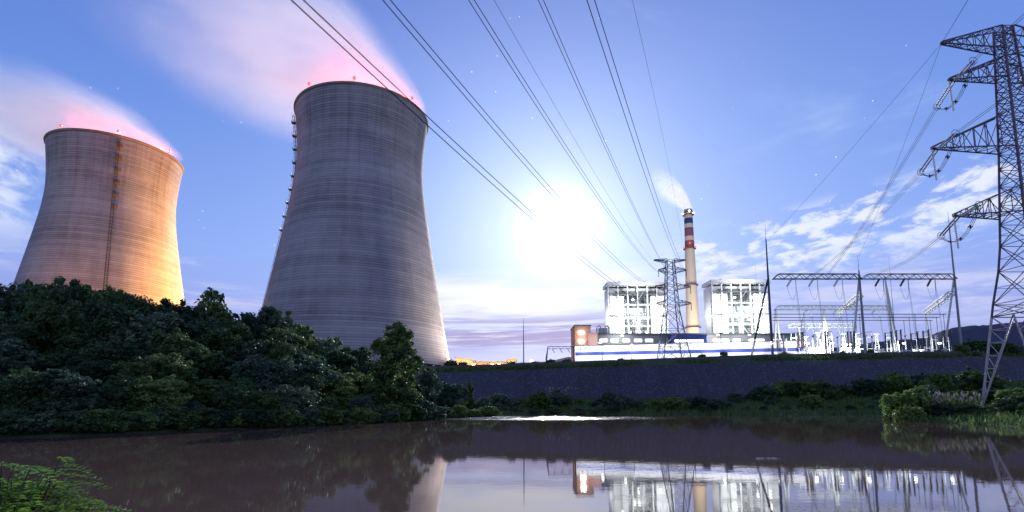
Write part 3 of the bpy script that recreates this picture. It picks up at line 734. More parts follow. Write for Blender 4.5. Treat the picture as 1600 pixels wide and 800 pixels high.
# small portal frame left of the white building
pf = empty('portal_gantry', (at(850, 567, 206).x, 206, 15.4), 'small dark steel portal frame at the end of the white building', 'gantry')
w_ = at(898, 541, 206).x - at(856, 541, 206).x; hz = zat(541.5, 206) - 15.4
m = MB(); m.bar((.2, -1.6, 0), (1.6, 0, hz), .28); m.bar((.9, 1.6, 0), (1.6, 0, hz), .28); m.bar((.6, 0, hz * .45), (1.2, 0, hz * .8), .14); m.build('leg', darksteel, pf)
m = MB(); m.bar((w_ + 1.2, 0, 0), (w_ + 1.2, 0, hz), .28); m.build('leg', darksteel, pf)
m = MB(); m.bar((1.6, 0, hz), (w_ + 1.2, 0, hz), .22); m.bar((1.6, 0, hz - .9), (w_ + 1.2, 0, hz - .9), .16)
for k in range(8): m.bar((1.6 + w_ * k / 8, 0, hz if k % 2 else hz - .9), (1.6 + w_ * (k + 1) / 8, 0, hz - .9 if k % 2 else hz), .12)
m.build('beam', darksteel, pf)
for k in range(3): m = MB(); xx = 3.4 + k * 3.1; m.insul((xx, 0, hz - .9), (xx + .9, -.4, hz - 2.6), .2); m.build('insulator_string', brownporc, pf)

# ------------------------------------------------------------------ lattice helpers
def lattice(mb, c, lv, wl, wb_, rot=0.0, horiz=True, xb=True):
    ca, sa = math.cos(rot), math.sin(rot)
    def cor(i, z, h):
        x, y = ((-h, -h), (h, -h), (h, h), (-h, h))[i % 4]; return Vector((c[0] + x * ca - y * sa, c[1] + x * sa + y * ca, z))
    for (z0, h0), (z1, h1) in zip(lv, lv[1:]):
        for i in range(4):
            mb.bar(cor(i, z0, h0), cor(i, z1, h1), wl)
            mb.bar(cor(i, z0, h0), cor(i + 1, z1, h1), wb_); mb.bar(cor(i + 1, z0, h0), cor(i, z1, h1), wb_)
            if horiz: mb.bar(cor(i, z1, h1), cor(i + 1, z1, h1), wb_)
    return cor
def arm_mesh(root_hw, zb, zt, L, ztip, side, w1, w2, n=5, tipw=.25):
    """tapering lattice crossarm along local x"""
    m = MB(); s = side
    def P(t, top, yy):
        x = s * (root_hw + (L - root_hw) * t); h = root_hw + (tipw - root_hw) * t
        z = (zt + (ztip + .35 - zt) * t) if top else (zb + (ztip - zb) * t); return Vector((x, yy * h, z))
    for yy in (-1, 1):
        m.bar(P(0, 0, yy), P(1, 0, yy), w1); m.bar(P(0, 1, yy), P(1, 1, yy), w1)
        for k in range(n):
            a, b_ = k / n, (k + 1) / n
            m.bar(P(a, k % 2, yy), P(b_, (k + 1) % 2, yy), w2); m.bar(P(b_, 0, yy), P(b_, 1, yy), w2)
    for k in range(n):
        a, b_ = k / n, (k + 1) / n
        for tp in (0, 1):
            m.bar(P(a, tp, -1), P(b_, tp, 1), w2); m.bar(P(b_, tp, -1), P(b_, tp, 1), w2)
    return m

# ------------------------------------------------------------------ big pylon on the right bank
PX, PYY = 109.0, 105.0; pz = 2.4
bp = empty('lattice_pylon', (PX, PYY, pz), 'huge steel lattice pylon on the near bank at the edge of the picture', 'pylon')
hwp = [(632, 7.0), (490, 4.85), (470, 4.55), (400, 3.2), (333, 2.75), (233, 2.05), (125, 1.5), (45, 1.1)]
zl = [(zat(y, PYY) - pz, h) for y, h in hwp]
hw_at = lambda z: float(np.interp(z, [a for a, _ in zl], [b for _, b in zl]))
zbelt = zl[1][0]
# legs: each a tapering ladder frame from the belt's middle and corner to its foot
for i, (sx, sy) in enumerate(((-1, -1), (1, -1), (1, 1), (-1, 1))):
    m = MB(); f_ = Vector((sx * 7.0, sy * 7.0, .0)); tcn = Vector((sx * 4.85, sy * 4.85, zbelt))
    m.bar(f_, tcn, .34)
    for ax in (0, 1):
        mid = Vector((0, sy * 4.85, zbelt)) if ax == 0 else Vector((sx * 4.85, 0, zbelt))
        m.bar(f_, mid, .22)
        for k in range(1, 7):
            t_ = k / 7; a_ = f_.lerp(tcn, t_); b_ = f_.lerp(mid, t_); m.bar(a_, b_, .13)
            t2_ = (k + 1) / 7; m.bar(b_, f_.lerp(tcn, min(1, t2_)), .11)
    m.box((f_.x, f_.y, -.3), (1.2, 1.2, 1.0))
    m.build('leg', mat('leg_lit_steel', (.42, .40, .43), .5, .2, .15, .6) if 'leg_lit_steel' not in MATS else MATS['leg_lit_steel'], bp)  # paler than the body steel: lamplight on the legs put into their colour
m = MB()
lv = [(zbelt, 4.85), (zl[2][0], 4.55)]
zc = lv[-1][0]
while zc < zl[-1][0] - 1.2:
    zc = min(zl[-1][0], zc + hw_at(zc) * 1.55); lv.append((zc, hw_at(zc)))
lattice(m, (0, 0), lv, .30, .125)
for i in range(2): m.bar((-4.85, (-4.85, 4.85)[i], zbelt), (4.85, (-4.85, 4.85)[i], zbelt), .2); m.bar(((-4.85, 4.85)[i], -4.85, zbelt), ((-4.85, 4.85)[i], 4.85, zbelt), .2)
# extra redundant members
for (z0, h0), (z1, h1) in zip(lv, lv[1:]):
    zm, hm = (z0 + z1) / 2, (h0 + h1) / 2
    for sgn in (-1, 1): m.bar((-hm, sgn * hm, zm), (hm, sgn * hm, zm), .08); m.bar((sgn * hm, -hm, zm), (sgn * hm, hm, zm), .08)
m.build('tower_body', redsteel, bp)
ARMS = [(68, 14.0, 45, 80), (125, 13.2, 92, 124), (232, 18.4, 178, 234), (337, 15.2, 296, 336)]
armtips = []
for (yt, L, ytop, ybot) in ARMS:
    ztip = zat(yt, PYY) - pz; ztp = zat(ytop, PYY) - pz; zbt = zat(ybot, PYY) - pz
    for s in (-1, 1):
        arm_mesh(hw_at(zbt), zbt, ztp, L, ztip, s, .22, .115, 6).build('crossarm', redsteel, bp)
    armtips.append((L, ztip))
m = MB(); m.tube((-4.8, 3.0, zbelt + 1), (-4.8, 3.0, zbelt + 2.2), .3, None, 6)
# insulators and jumpers, left side and right side
strings = []
FARD = Vector((.22, .93, -.30)).normalized(); NEARD = Vector((-.30, -.95, -.02)).normalized()
for (L, ztip) in armtips[1:]:
    for s in (-1, 1):
        tip = Vector((s * L, 0, ztip))
        m = MB(); pe = tip + Vector((-s * .3, 0, -7.2)); m.insul(tip + Vector((0, 0, -.2)), pe, .24, 6, 16); m.build('post_insulator', porcelain, bp)
        for d_, mm in ((FARD, greenglass), (NEARD, porcelain)):
            st = tip + Vector((-s * 1.2, .4 * (1 if d_ is FARD else -1), -.2)); en = st + d_ * 6.8
            for off in (-.35, .35):
                m = MB(); m.insul(st + Vector((off, 0, 0)), en + Vector((off, 0, 0)), .2, 6, 16); m.build('insulator_string', mm, bp)
            m = MB(); q = en; m.path([q + Vector((.8 * math.cos(a), 0, .8 * math.sin(a))) for a in np.linspace(0, 2 * math.pi, 13)], .06, 4); m.build('grading_ring', darksteel, bp)
            strings.append((s, d_ is FARD, bp.location + en))
        fa = tip + Vector((-s * 1.2, .4, -.2)) + FARD * 7; ne = tip + Vector((-s * 1.2, -.4, -.2)) + NEARD * 7
        jm = MB()
        for off in (-.35, .0, .35):
            pts = [fa.lerp(ne, t_) + Vector((off, 0, 0)) + Vector((0, 0, -3.8 * 4 * t_ * (1 - t_) - (0 if t_ not in (0, 1) else 0))) for t_ in np.linspace(0, 1, 15)]
            jm.path(pts, .05, 4)
        for t_ in (.25, .5, .75):
            c_ = fa.lerp(ne, t_) + Vector((0, 0, -3.8 * 4 * t_ * (1 - t_))); jm.box(c_, (1.0, .18, .18)); jm.box(c_, (.15, .18, .8))
        jm.build('jumper_cable', wiremat, bp)

# ------------------------------------------------------------------ power lines
def sag_line(a, b, sag, n=28):
    a = Vector(a); b = Vector(b); return [a.lerp(b, t) + Vector((0, 0, -sag * 4 * t * (1 - t))) for t in np.linspace(0, 1, n)]
def power_line(wires, r, label, grp):
    o0 = Vector(wires[0][0]); t = empty('power_line', o0, label, 'power line', grp)
    for w in wires:
        m = MB(); m.path([Vector(p) - o0 for p in w], r, 5); m.build('conductor', wiremat, t, True)
    return t
# lines from the big pylon down to the substation gantries and back overhead
gants = {0: at(1292, 431, 190), 1: at(1268, 432, 190), 2: at(1375, 424, 190)}
k = 0; names = {0: 'upper', 1: 'middle', 2: 'lower'}
for s, isfar, en in strings:
    if s == -1 and isfar:
        tg = gants[k]; ws = []
        for ox, oz in ((-.3, -.3), (.3, -.3), (.3, .3), (-.3, .3)): ws.append(sag_line(en + Vector((ox, 0, oz)), tg + Vector((ox, 0, oz)), 1.5))
        power_line(ws, .032, f'bundle of cables from the {names[k]} crossarm of the big pylon down to the gantry', 'cables between big pylon and substation')
        k += 1
k = 0
for s, isfar, en in strings:
    if s == -1 and not isfar:
        ws = [sag_line(en + Vector((o_, 0, 0)), Vector((en.x - 40 + o_, -90, en.z + 6)), 4.0) for o_ in (-.3, .3)]
        power_line(ws, .045, f'cables leading from the {names[k]} crossarm of the big pylon out over the water', 'cables over the water from the big pylon'); k += 1
tipg = bp.location + Vector((-armtips[0][0], 0, armtips[0][1]))
power_line([sag_line(tipg, (tipg.x - 80, -80, tipg.z + 2), 2.0)], .05, 'single earth wire rising from the top arm of the big pylon', 'earth wires of the big pylon')
power_line([sag_line(tipg, at(1203, 372, 200), 1.0)], .035, 'thin earth wire from the big pylon top to the first substation mast', 'earth wires of the big pylon')
power_line([sag_line(tipg, at(1342, 402, 200), 1.0)], .035, 'thin earth wire from the big pylon top to the middle substation mast', 'earth wires of the big pylon')

# ------------------------------------------------------------------ small dark pylon behind the wall
SY = 199; base = at(1052, 558, SY); sxx = base.x; szb = g(sxx, SY)
sp = empty('lattice_pylon', (sxx, SY, szb), 'small dark lattice pylon before the first boiler house', 'pylon')
lv = [(zat(y, SY) - szb, h) for y, h in ((562, 5.1), (540, 4.3), (515, 3.4), (489, 2.5), (478, 2.3), (467, 2.15), (456, 2.0), (446, 1.85), (436, 1.75), (427, 1.6), (418, 1.5), (407, 1.4))]
m = MB(); lattice(m, (0, 0), [lv[0], lv[1], lv[2], lv[3]], .3, .15); m.build('leg_frame', darksteel, sp)
m = MB(); lattice(m, (0, 0), lv[3:], .24, .12); m.build('tower_body', darksteel, sp)
sarm = {}
for nm, yt, pl, pr in (('top', 409, 1022, 1071), ('a', 426, 1029, 1072), ('b', 452, 1024, 1079), ('c', 478, 1026, 1080)):
    zt_ = zat(yt, SY) - szb; h_ = float(np.interp(zt_, [a for a, _ in lv], [b for _, b in lv]))
    for s, px in ((-1, pl), (1, pr)):
        tip = at(px, yt, SY); L = abs(tip.x - sxx); arm_mesh(h_, zt_ - .2, zt_ + 2.0 if nm != 'top' else zt_ + .9, L, zt_ + (.9 if nm != 'top' else .5), s, .17, .09, 4).build('crossarm', darksteel, sp)
        sarm[nm, s] = tip
        if nm != 'top':
            m = MB(); m.insul((s * L, 0, zt_ + .8), (s * L, 0, zt_ - 1.8), .2, 6, 9); m.build('insulator_string', brownporc, sp)
# overhead lines: fit a sagging line through two sighted points
DIRP = Vector((-62.0, -161.0)).normalized()
def fit_line(tip, p1, p2, n=60):
    """a sagging wire from `tip` running overhead along DIRP; heights found on two sight lines"""
    def cross(px, py):
        r = ray(px, py); A_ = np.array([[r[0], -DIRP.x], [r[1], -DIRP.y]]); t_, s_ = np.linalg.solve(A_, np.array([tip.x, tip.y])); return s_, EYE + r[2] * t_
    s1, z1 = cross(*p1); s2, z2 = cross(*p2)
    M_ = np.array([[s1, s1 * s1], [s2, s2 * s2]]); b_, c_ = np.linalg.solve(M_, np.array([z1 - tip.z, z2 - tip.z]))
    print('line', tip[:], 's', round(s1, 1), round(s2, 1), 'z', round(z1, 1), round(z2, 1), 'coef', b_, c_)
    return [Vector((tip.x + DIRP.x * s, tip.y + DIRP.y * s, tip.z + b_ * s + c_ * s * s)) for s in np.linspace(0, 240, n)]
OV = 'overhead lines above the water'
def pair(tip, a1, a2, b1, b2, label): power_line([fit_line(tip, a1, a2), fit_line(tip + Vector((.25, 0, 0)), b1, b2)], .034, label, OV)
pair(sarm['c', -1], (455, 0), (830, 341), (474, 0), (830, 331), 'twin cable passing over the taller cooling tower, lowest of the overhead lines')
pair(sarm['b', -1], (598, 0), (865, 308), (610, 0), (868, 302), 'twin cable crossing just above the moon')
pair(sarm['a', -1], (732, 0), (880, 230), (741, 0), (886, 230), 'twin cable passing right of the moon, left of a thin wire')
pair(at(1044, 427, SY), (841, 0), (945, 230), (849, 0), (949, 230), 'dark twin cable running steeply to the middle of the small pylon')
pair(sarm['a', 1], (917, 0), (993, 230), (929, 0), (1001, 230), 'steep cable pair ending beside the chimney, rightmost of the twin lines')
power_line([fit_line(sarm['top', -1], (772, 0), (905, 230))], .022, 'thin single wire between two twin cables, ending at the small pylon', OV)
power_line([fit_line(sarm['top', 1], (988, 0), (1039, 230))], .022, 'thin single wire dropping steeply toward the chimney', OV)

# ------------------------------------------------------------------ substation
def truss(m, a, b, h, w, n, wc, wb_):
    a = Vector(a); b = Vector(b); d = (b - a).normalized(); sd = Vector((-d.y, d.x, 0)) * w / 2; up = Vector((0, 0, h))
    L = (b - a).length
    P = lambda t, s, tp: a.lerp(b, t) + sd * s + (up if tp else Vector((0, 0, 0)))
    for s in (-1, 1):
        m.bar(P(0, s, 0), P(1, s, 0), wc); m.bar(P(.5 / n, s, 1), P(1 - .5 / n, s, 1), wc)
        m.bar(P(0, s, 0), P(.5 / n, s, 1), wc); m.bar(P(1, s, 0), P(1 - .5 / n, s, 1), wc)
        for k in range(n):
            t0, t1 = (k + .5) / n, (k + 1) / n
            if k < n - 1: m.bar(P(t0, s, 1), P(t1, s, 0), wb_); m.bar(P(t1, s, 0), P((k + 1.5) / n, s, 1), wb_)
    for k in range(n + 1): m.bar(P(k / n, -1, 0), P(k / n, 1, 0), wb_)
    for k in range(n): m.bar(P((k + .5) / n, -1, 1), P((k + .5) / n, 1, 1), wb_)
GY = 190.0
def px3(px, py, Y=GY): return at(px, py, Y)
def rel(o, v): return Vector(v) - Vector(o.location)
def strain(parent, base, drop, side, mm, n=10):
    """one strain string hanging off a beam, its dropper and the jumper loop"""
    b = Vector(base); e = b + Vector((side * 2.4, -.8, -drop * .26))
    m = MB(); m.insul(b, e, .40, 6, n); m.build('insulator_string', mm, parent)
    v = b + Vector((1.6, .2, 0)); m = MB(); m.insul(v, v + Vector((0, 0, -drop * .42)), .22, 6, n); m.build('insulator_string', mm, parent)
    m = MB(); pts = [e.lerp(v + Vector((0, 0, -drop * .42)), t) + Vector((0, 0, -drop * .35 * math.sin(math.pi * t))) for t in np.linspace(0, 1, 9)]; m.path(pts, .05, 4)
    for k in (0, .35):
        w0 = v + Vector((k, 0, -drop * .42)); m.path([w0, w0 + Vector((.5, 0, -drop * .9)), w0 + Vector((1.0, 0, -drop * 1.7))], .045, 4)
    m.build('dropper_cable', wiremat, parent)
# front gantry: three tall A-frame masts and two trussed beams
zb_ = g(px3(1343, 545).x, GY) - .2
fg = empty('substation_gantry', (px3(1343, 545).x, GY, zb_), 'front substation gantry of three tall masts and two dark trussed beams', 'gantry')
for (pt, pb, yt, brc) in ((1199.5, 1207, 350, ((1183, 553), (1204, 432))), (1339, 1352, 398, ((1345, 549), (1343, 430))), (1477, 1503, 330, ((1491, 547), (1488, 440)))):
    f0 = px3(pb, 550); f0.z = zb_; tpz = px3(pt, yt)
    ax = Vector((f0.x, GY, 0)); bz = px3(pb, 436).z
    m = MB(); m.tube(rel(fg, f0), rel(fg, (f0.x, GY, bz + 1.5)), .46, .36, 8); m.tube(rel(fg, (f0.x, GY, bz + 1.5)), rel(fg, (f0.x, GY, tpz.z - 6)), .32, .2, 8); m.build('mast', darksteel if pb < 1300 else steel, fg)
    m = MB(); m.tube(rel(fg, (f0.x, GY, tpz.z - 6)), rel(fg, (f0.x, GY, tpz.z)), .09, .04, 6); m.build('lightning_rod', darksteel, fg)
    fx = px3(brc[0][0], 550); m = MB(); m.tube(rel(fg, (fx.x, GY + 5, zb_)), rel(fg, (f0.x, GY + .3, bz)), .38, .34, 8); m.build('brace_leg', darksteel if pb < 1300 else whitesteel, fg)
x_ = [px3(1207, 442).x, px3(1346, 436).x, px3(1494, 430).x]; bzm = px3(1346, 436).z
for i in range(2):
    m = MB(); truss(m, rel(fg, (x_[i] + .3, GY, bzm)), rel(fg, (x_[i + 1] - .3, GY, bzm)), 1.9, 1.6, 8, .24, .17); m.build('beam', darksteel if i == 0 else steel, fg)
for px, side in ((1237, -1), (1271, -1), (1310, -1), (1374, -1), (1413, -1), (1455, -1)):
    b = px3(px, 438); b.z = bzm; strain(fg, rel(fg, b), 11.5, side, brownporc if px > 1330 else porcelain)
# rear gantries, brighter in the yard lights
def gantry(label, pxs, pxe, ytop, Y, poles, n, mm, strings_=()):
    c = at((pxs + pxe) / 2, ytop, Y); zb = g(c.x, Y) - .2; t = empty('substation_gantry', (c.x, Y, zb), label, 'gantry', 'substation gantries')
    a = at(pxs, ytop, Y); b = at(pxe, ytop, Y); b.z = a.z = c.z
    m = MB(); truss(m, rel(t, a), rel(t, b), 1.7, 1.5, n, .30, .20); m.build('beam', mm, t)
    for px in poles:
        q = at(px, ytop, Y); m = MB(); m.tube(rel(t, (q.x - 1.6, Y, zb)), rel(t, (q.x, Y, c.z + .4)), .42, .34, 8); m.tube(rel(t, (q.x + 1.6, Y, zb)), rel(t, (q.x, Y, c.z + .4)), .42, .34, 8); m.build('column', mm, t)
    for px in strings_: q = at(px, ytop, Y); q.z = c.z; strain(t, rel(t, q), 6.5, -1, porcelain, 8)
    return t
gantry('second row substation gantry, pale truss seen under the front beam', 1210, 1392, 484, 214, (1212, 1287, 1392), 15, whitesteel, (1262, 1308, 1340, 1368))
gantry('low rear substation gantry, bright white truss over the yard equipment', 1230, 1336, 512, 226, (1248, 1290, 1334), 9, whitesteel, (1265, 1288, 1314))
def cross_beam(label, p0, y0, Y0, p1, y1, Y1, n):
    a = at(p0, y0, Y0); b = at(p1, y1, Y1); b.z = a.z; zb = g(b.x, Y1) - .2
    t = empty('substation_gantry', (b.x, Y1, zb), label, 'gantry', 'substation gantries')
    m = MB(); truss(m, rel(t, a), rel(t, b), 1.7, 1.5, n, .28, .2); m.build('beam', whitesteel, t)
    for q, Yq in ((a, Y0), (b, Y1)):
        if Yq > 195:
            m = MB(); m.tube(rel(t, (q.x - 1.4, q.y, zb)), rel(t, q), .22, .17, 8); m.tube(rel(t, (q.x + 2.2, q.y, zb)), rel(t, q), .22, .17, 8); m.build('column', whitesteel, t)
    return t
cross_beam('pale truss running back from the middle mast of the front gantry', 1345, 464, 191, 1311, 489, 232, 8)
cross_beam('pale truss running back from the last mast of the front gantry', 1489, 460, 191, 1446, 487, 236, 9)
# tall white pole of the second row
c = at(1402, 545, 205); wp_ = empty('support_pole', (c.x, 205, g(c.x, 205)), 'white tapering A-frame pole under the second front beam', 'pole')
m = MB(); h_ = zat(432, 205) - wp_.location.z; m.tube((-1.2, 0, 0), (-2.6, 0, h_), .40, .28, 8); m.tube((.8, 0, 0), (-2.6, 0, h_), .40, .28, 8); m.build('pole', whitesteel, wp_)
# busbars
for py, pe, dY, nm in ((491, 1478, 0, 'uppermost'), (496, 1467, 3.5, 'middle'), (500.5, 1457, 7, 'lowest')):
    a = at(1207, py, 197 + dY); b = at(pe, py - .5, 197 + dY); b.z = a.z
    t = empty('busbar', a, f'long dark tubular busbar across the substation, {nm} of three', 'busbar', 'long tubular busbars')
    m = MB(); m.tube((0, 0, 0), rel(t, b), .14, None, 8); m.build('tube', darksteel, t)
    for f_ in (.18, .5, .82, .985):
        q = rel(t, a.lerp(b, f_)); m = MB(); m.insul(q + Vector((0, 0, -.1)), q + Vector((0, 0, -2.2)), .16, 6, 7); m.tube(q + Vector((0, 0, -2.2)), (q.x, q.y, g(q.x + a.x, a.y) - a.z), .1, .12, 6); m.build('post', steel, t)
# post insulators and breakers along the edge of the yard
def make_post(dark):
    t = empty('breaker_post', (0, 0, 0), 'x', 'breaker post')
    m = MB(); m.tube((0, 0, -.5), (0, 0, 2.4), .13, .11, 6); m.box((0, 0, 1.0), (.5, .4, .7)); m.build('stand', whitesteel, t)
    m = MB(); m.insul((0, 0, 2.4), (0, 0, 6.3), .48 if dark else .34, 8, 12); m.build('insulator', brownporc if dark else porcelain, t)
    m = MB(); m.tube((0, 0, 6.3), (0, 0, 6.7), .3, .25, 8); m.box((.25, 0, 6.75), (.9, .2, .12)); m.build('terminal', darksteel, t)
    return t
dp = make_post(True); lp = make_post(False); first = {True: dp, False: lp}; used = set()
LBD = 'dark brown ribbed breaker post standing along the substation edge'; LBP = 'pale porcelain breaker post standing among the dark ones in the yard'
for px, py, Y, dark in ((1247, 519, 192, 1), (1251.5, 519, 194, 1), (1254.5, 519, 191, 1), (1289, 518, 193, 1), (1293, 518, 191, 1), (1299, 532, 200, 0), (1308, 526, 200, 0), (1324, 518, 195, 1), (1329, 518, 192, 1), (1334, 518, 193, 1),
                        (1270, 524, 205, 0), (1281, 526, 207, 0), (1316, 524, 208, 0), (1362, 525, 199, 0), (1383, 520, 193, 1), (1392, 518, 191, 1), (1400, 516, 192, 1), (1407, 515, 190, 1), (1423, 521, 193, 1), (1433, 518, 192, 1), (1442, 517, 191, 1), (1450, 515, 192, 1), (1463, 520, 194, 0), (1475, 516, 192, 1), (1484, 515, 192, 1), (1228, 526, 193, 0), (1224, 533, 192, 1), (1214, 530, 194, 1), (1352, 524, 196, 0), (1414, 524, 204, 0)):
    dark = bool(dark); src = first[dark]; tpz = at(px, py, Y)
    o = src if dark not in used else copy_tree(src); used.add(dark)
    zb = g(tpz.x, Y); o.location = (tpz.x, Y, zb); s = max(.6, (tpz.z - zb) / 6.8); o.scale = (1, 1, s)
    tag(o, LBD if dark else LBP, 'breaker post', 'breaker posts in the dark' if dark else 'pale breaker posts')
    if dark: o['group'] = 'dark breaker posts'
# transformers with radiators and bushings
def transformer(px, Y, w, h, label):
    c = at(px, 545, Y); zb = g(c.x, Y); t = empty('transformer', (c.x, Y, zb), label, 'transformer', 'transformers in the yard')
    m = MB(); m.box((0, 0, h * .42), (w, 3.2, h * .7)); m.build('tank', whitesteel, t)
    m = MB()
    for k in range(9): m.box((-w * .45 + w * .9 * k / 8, -2.2, h * .42), (.14, 1.2, h * .6))
    m.build('radiator', whitesteel, t)
    m = MB(); m.tube((-w * .4, .6, h * .95), (w * .4, .6, h * .95), .55, None, 12); m.bar((-w * .3, .6, h * .7), (-w * .3, .6, h * .95), .2); m.bar((w * .3, .6, h * .7), (w * .3, .6, h * .95), .2); m.build('conservator', whitesteel, t)
    for k in (-.28, 0, .28): m = MB(); m.insul((w * k, -.3, h * .76), (w * k * 1.5, -.9, h * .76 + 2.6), .24, 8, 8); m.build('bushing', brownporc, t)
    return t
transformer(1272, 212, 6.5, 5.5, 'white transformer below the low rear gantry')
transformer(1326, 210, 5.0, 6.5, 'white transformer next to the foot of the middle mast')
transformer(1375, 208, 4.5, 3.8, 'low white transformer between middle mast and white A-frame pole')
transformer(1436, 206, 5.5, 3.2, 'low white transformer among the last row of dark posts')
def yard_support(px, Y, py, label, kind):
    tp = at(px, py, Y); zb = g(tp.x, Y); h = tp.z - zb; t = empty('yard_support', (tp.x, Y, zb), label, 'support frame', 'white support frames in the yard')
    for sx in (-1, 1): m = MB(); m.tube((sx * 1.1, 0, -.3), (sx * (1.1 if kind else .25), 0, h), .2, .16, 8); m.build('leg', whitesteel, t)
    m = MB(); m.bar((-1.3, 0, h), (1.3, 0, h), .28); m.bar((-1.0, 0, h * .5), (1.0, 0, h * .5), .16); m.build('crossbar', whitesteel, t)
    if kind:
        for sx in (-1, 1): m = MB(); m.insul((sx * 1.0, 0, h), (sx * 1.0, 0, h + 1.9), .26, 8, 7); m.build('insulator', porcelain, t)
        m = MB(); m.tube((-1.2, 0, h + 2), (1.4, 0, h + 2.5), .1, None, 6); m.build('switch_arm', darksteel, t)
    return t
for px, Y, py, kd in ((1221, 205, 531, 1), (1240, 210, 528, 1), (1258, 214, 526, 0), (1278, 216, 520, 0), (1296, 214, 527, 1), (1318, 218, 522, 0), (1338, 214, 521, 0), (1346, 206, 530, 1), (1358, 216, 527, 1), (1369, 212, 522, 0), (1389, 214, 528, 1), (1428, 214, 530, 1), (1447, 212, 527, 1), (1458, 216, 531, 1), (1478, 208, 533, 1)):
    yard_support(px, Y, py, 'white steel support frame with switchgear in the substation yard' if kd else 'white steel trestle in the substation yard', kd)['group'] = 'switchgear frames' if kd else 'trestles in the yard'
# yard cabinets, small
for px, lb in ((1236, 'pale yard cabinet near the end of the white building'), (1305, 'pale yard cabinet between the two larger transformers'), (1355, 'pale yard cabinet right of the middle mast'), (1418, 'pale yard cabinet below the running-back truss'), (1470, 'pale yard cabinet near the last gantry mast')):
    c = at(px, 545, 194); t = empty('yard_cabinet', (c.x, 194, g(c.x, 194)), lb, 'cabinet', 'yard cabinets')
    m = MB(); m.box((0, 0, 1.0), (1.6, 1.0, 2.0)); m.box((0, 0, 2.06), (1.9, 1.3, .12)); m.build('cabinet_body', whitesteel, t)
    m = MB(); m.box((0, -.53, 1.05), (1.2, .05, 1.5)); m.build('door', greyclad, t)
for px, Y, e, lb in ((1262, 202, 15000, 'low yard floodlight under the pale trusses near the dark posts'), (1300, 204, 15000, 'low yard floodlight between the low rear gantry columns'), (1342, 203, 15000, 'low yard floodlight behind the middle gantry mast'), (1412, 203, 8000, 'low yard floodlight beside the white A-frame pole'), (1468, 200, 6000, 'low yard floodlight near the last gantry mast')):
    flood_mast(px, 537, Y, lb, e, (.94, 1, .98))

# ------------------------------------------------------------------ trees and plants
def leaf_mesh(name, centers, radii, per, size, seed, m, flat=.0, stretch=1.6, droop=0.0):
    r = np.random.default_rng(seed); V = []; 
    C = np.repeat(np.array(centers), per, 0); Rr = np.repeat(np.array(radii), per)
    n = len(C); d = r.normal(size=(n, 3)); d /= np.linalg.norm(d, axis=1)[:, None]
    pos = C + d * (Rr * np.power(r.random(n), .45))[:, None]
    nor = d + r.normal(0, .7, (n, 3)) + np.array([0, 0, .35]); nor /= np.linalg.norm(nor, axis=1)[:, None]
    a = r.normal(size=(n, 3)); u = np.cross(nor, a); u /= np.linalg.norm(u, axis=1)[:, None]; w = np.cross(nor, u)
    s = (size * (.6 + .8 * r.random(n)))[:, None]
    lift = nor * s * .18
    v = np.stack([pos - u * s * stretch / 2, pos + w * s / 2 + lift, pos + u * s * stretch / 2, pos - w * s / 2 + lift], 1).reshape(-1, 3)
    f = np.arange(n * 4).reshape(-1, 4)
    me = bpy.data.meshes.new(name); me.vertices.add(len(v)); me.vertices.foreach_set('co', v.ravel())
    me.loops.add(n * 4); me.loops.foreach_set('vertex_index', f.ravel()); me.polygons.add(n); me.polygons.foreach_set('loop_start', np.arange(n) * 4); me.update(calc_edges=True)
    me.materials.append(m); return me
def crown(seed, H, Rw, base, nl, clumps, per, leaf, m, lobe=.42, gap=0.0, top=1.0):
    """lobed crown: clumps of leaves on the outside of several lobes"""
    r = random.Random(seed); C = []; Rr = []
    lobes = []
    for k in range(nl):
        t = (k + r.random()) / nl; z = base * H + (H - base * H) * t * .92
        env = math.sin(math.pi * min(1, (.12 + .80 * t)) ** (1.0)) ** .6
        a = r.uniform(0, 2 * math.pi); q = Rw * env * r.uniform(.25, .72)
        lobes.append((q * math.cos(a), q * math.sin(a), z, Rw * lobe * r.uniform(.7, 1.25)))
    for k in range(clumps):
        l = r.choice(lobes); 
        if r.random() < gap and k % 3: continue
        d = Vector((r.gauss(0, 1), r.gauss(0, 1), r.gauss(.25, .9))).normalized(); q = l[3] * r.uniform(.55, 1.12)
        z = l[2] + d.z * q * .85
        if z < .03 * H: z = .03 * H + r.random()
        C.append((l[0] + d.x * q, l[1] + d.y * q, min(z, H * 1.02))); Rr.append(Rw * r.uniform(.09, .20))
    for k in range(clumps // 4):
        l = r.choice(lobes); d = Vector((r.gauss(0, 1), r.gauss(0, 1), r.gauss(.5, .8))).normalized(); q = l[3] * r.uniform(1.02, 1.25)
        for j in range(2):
            z = l[2] + d.z * q * (.85 + .10 * j)
            if z > .03 * H: C.append((l[0] + d.x * q * (1 + .12 * j), l[1] + d.y * q * (1 + .12 * j), z)); Rr.append(Rw * r.uniform(.05, .10))
    return leaf_mesh('crown', C, Rr, per, leaf, seed, m), lobes
def trunk_mesh(seed, H, lobes, r0, base):
    m = MB(); r = random.Random(seed); pts = [Vector((0, 0, -.8))]; 
    for k in range(1, 6): pts.append(Vector((r.uniform(-.3, .3), r.uniform(-.3, .3), H * .82 * k / 5)))
    m.path(pts, [r0, r0 * .85, r0 * .68, r0 * .5, r0 * .33, r0 * .12], 7)
    for l in lobes:
        z = max(H * .12, l[2] - H * .22); k = min(4, int(z / (H * .82) * 5)); p0 = pts[k].lerp(pts[k + 1], .5)
        p1 = Vector(l[:3]); mid = p0.lerp(p1, .5) + Vector((0, 0, .4)); m.path([p0, mid, p1], [r0 * .35, r0 * .22, r0 * .08], 5)
    return m.mesh('trunk', barkmat, True)
VARS = {}
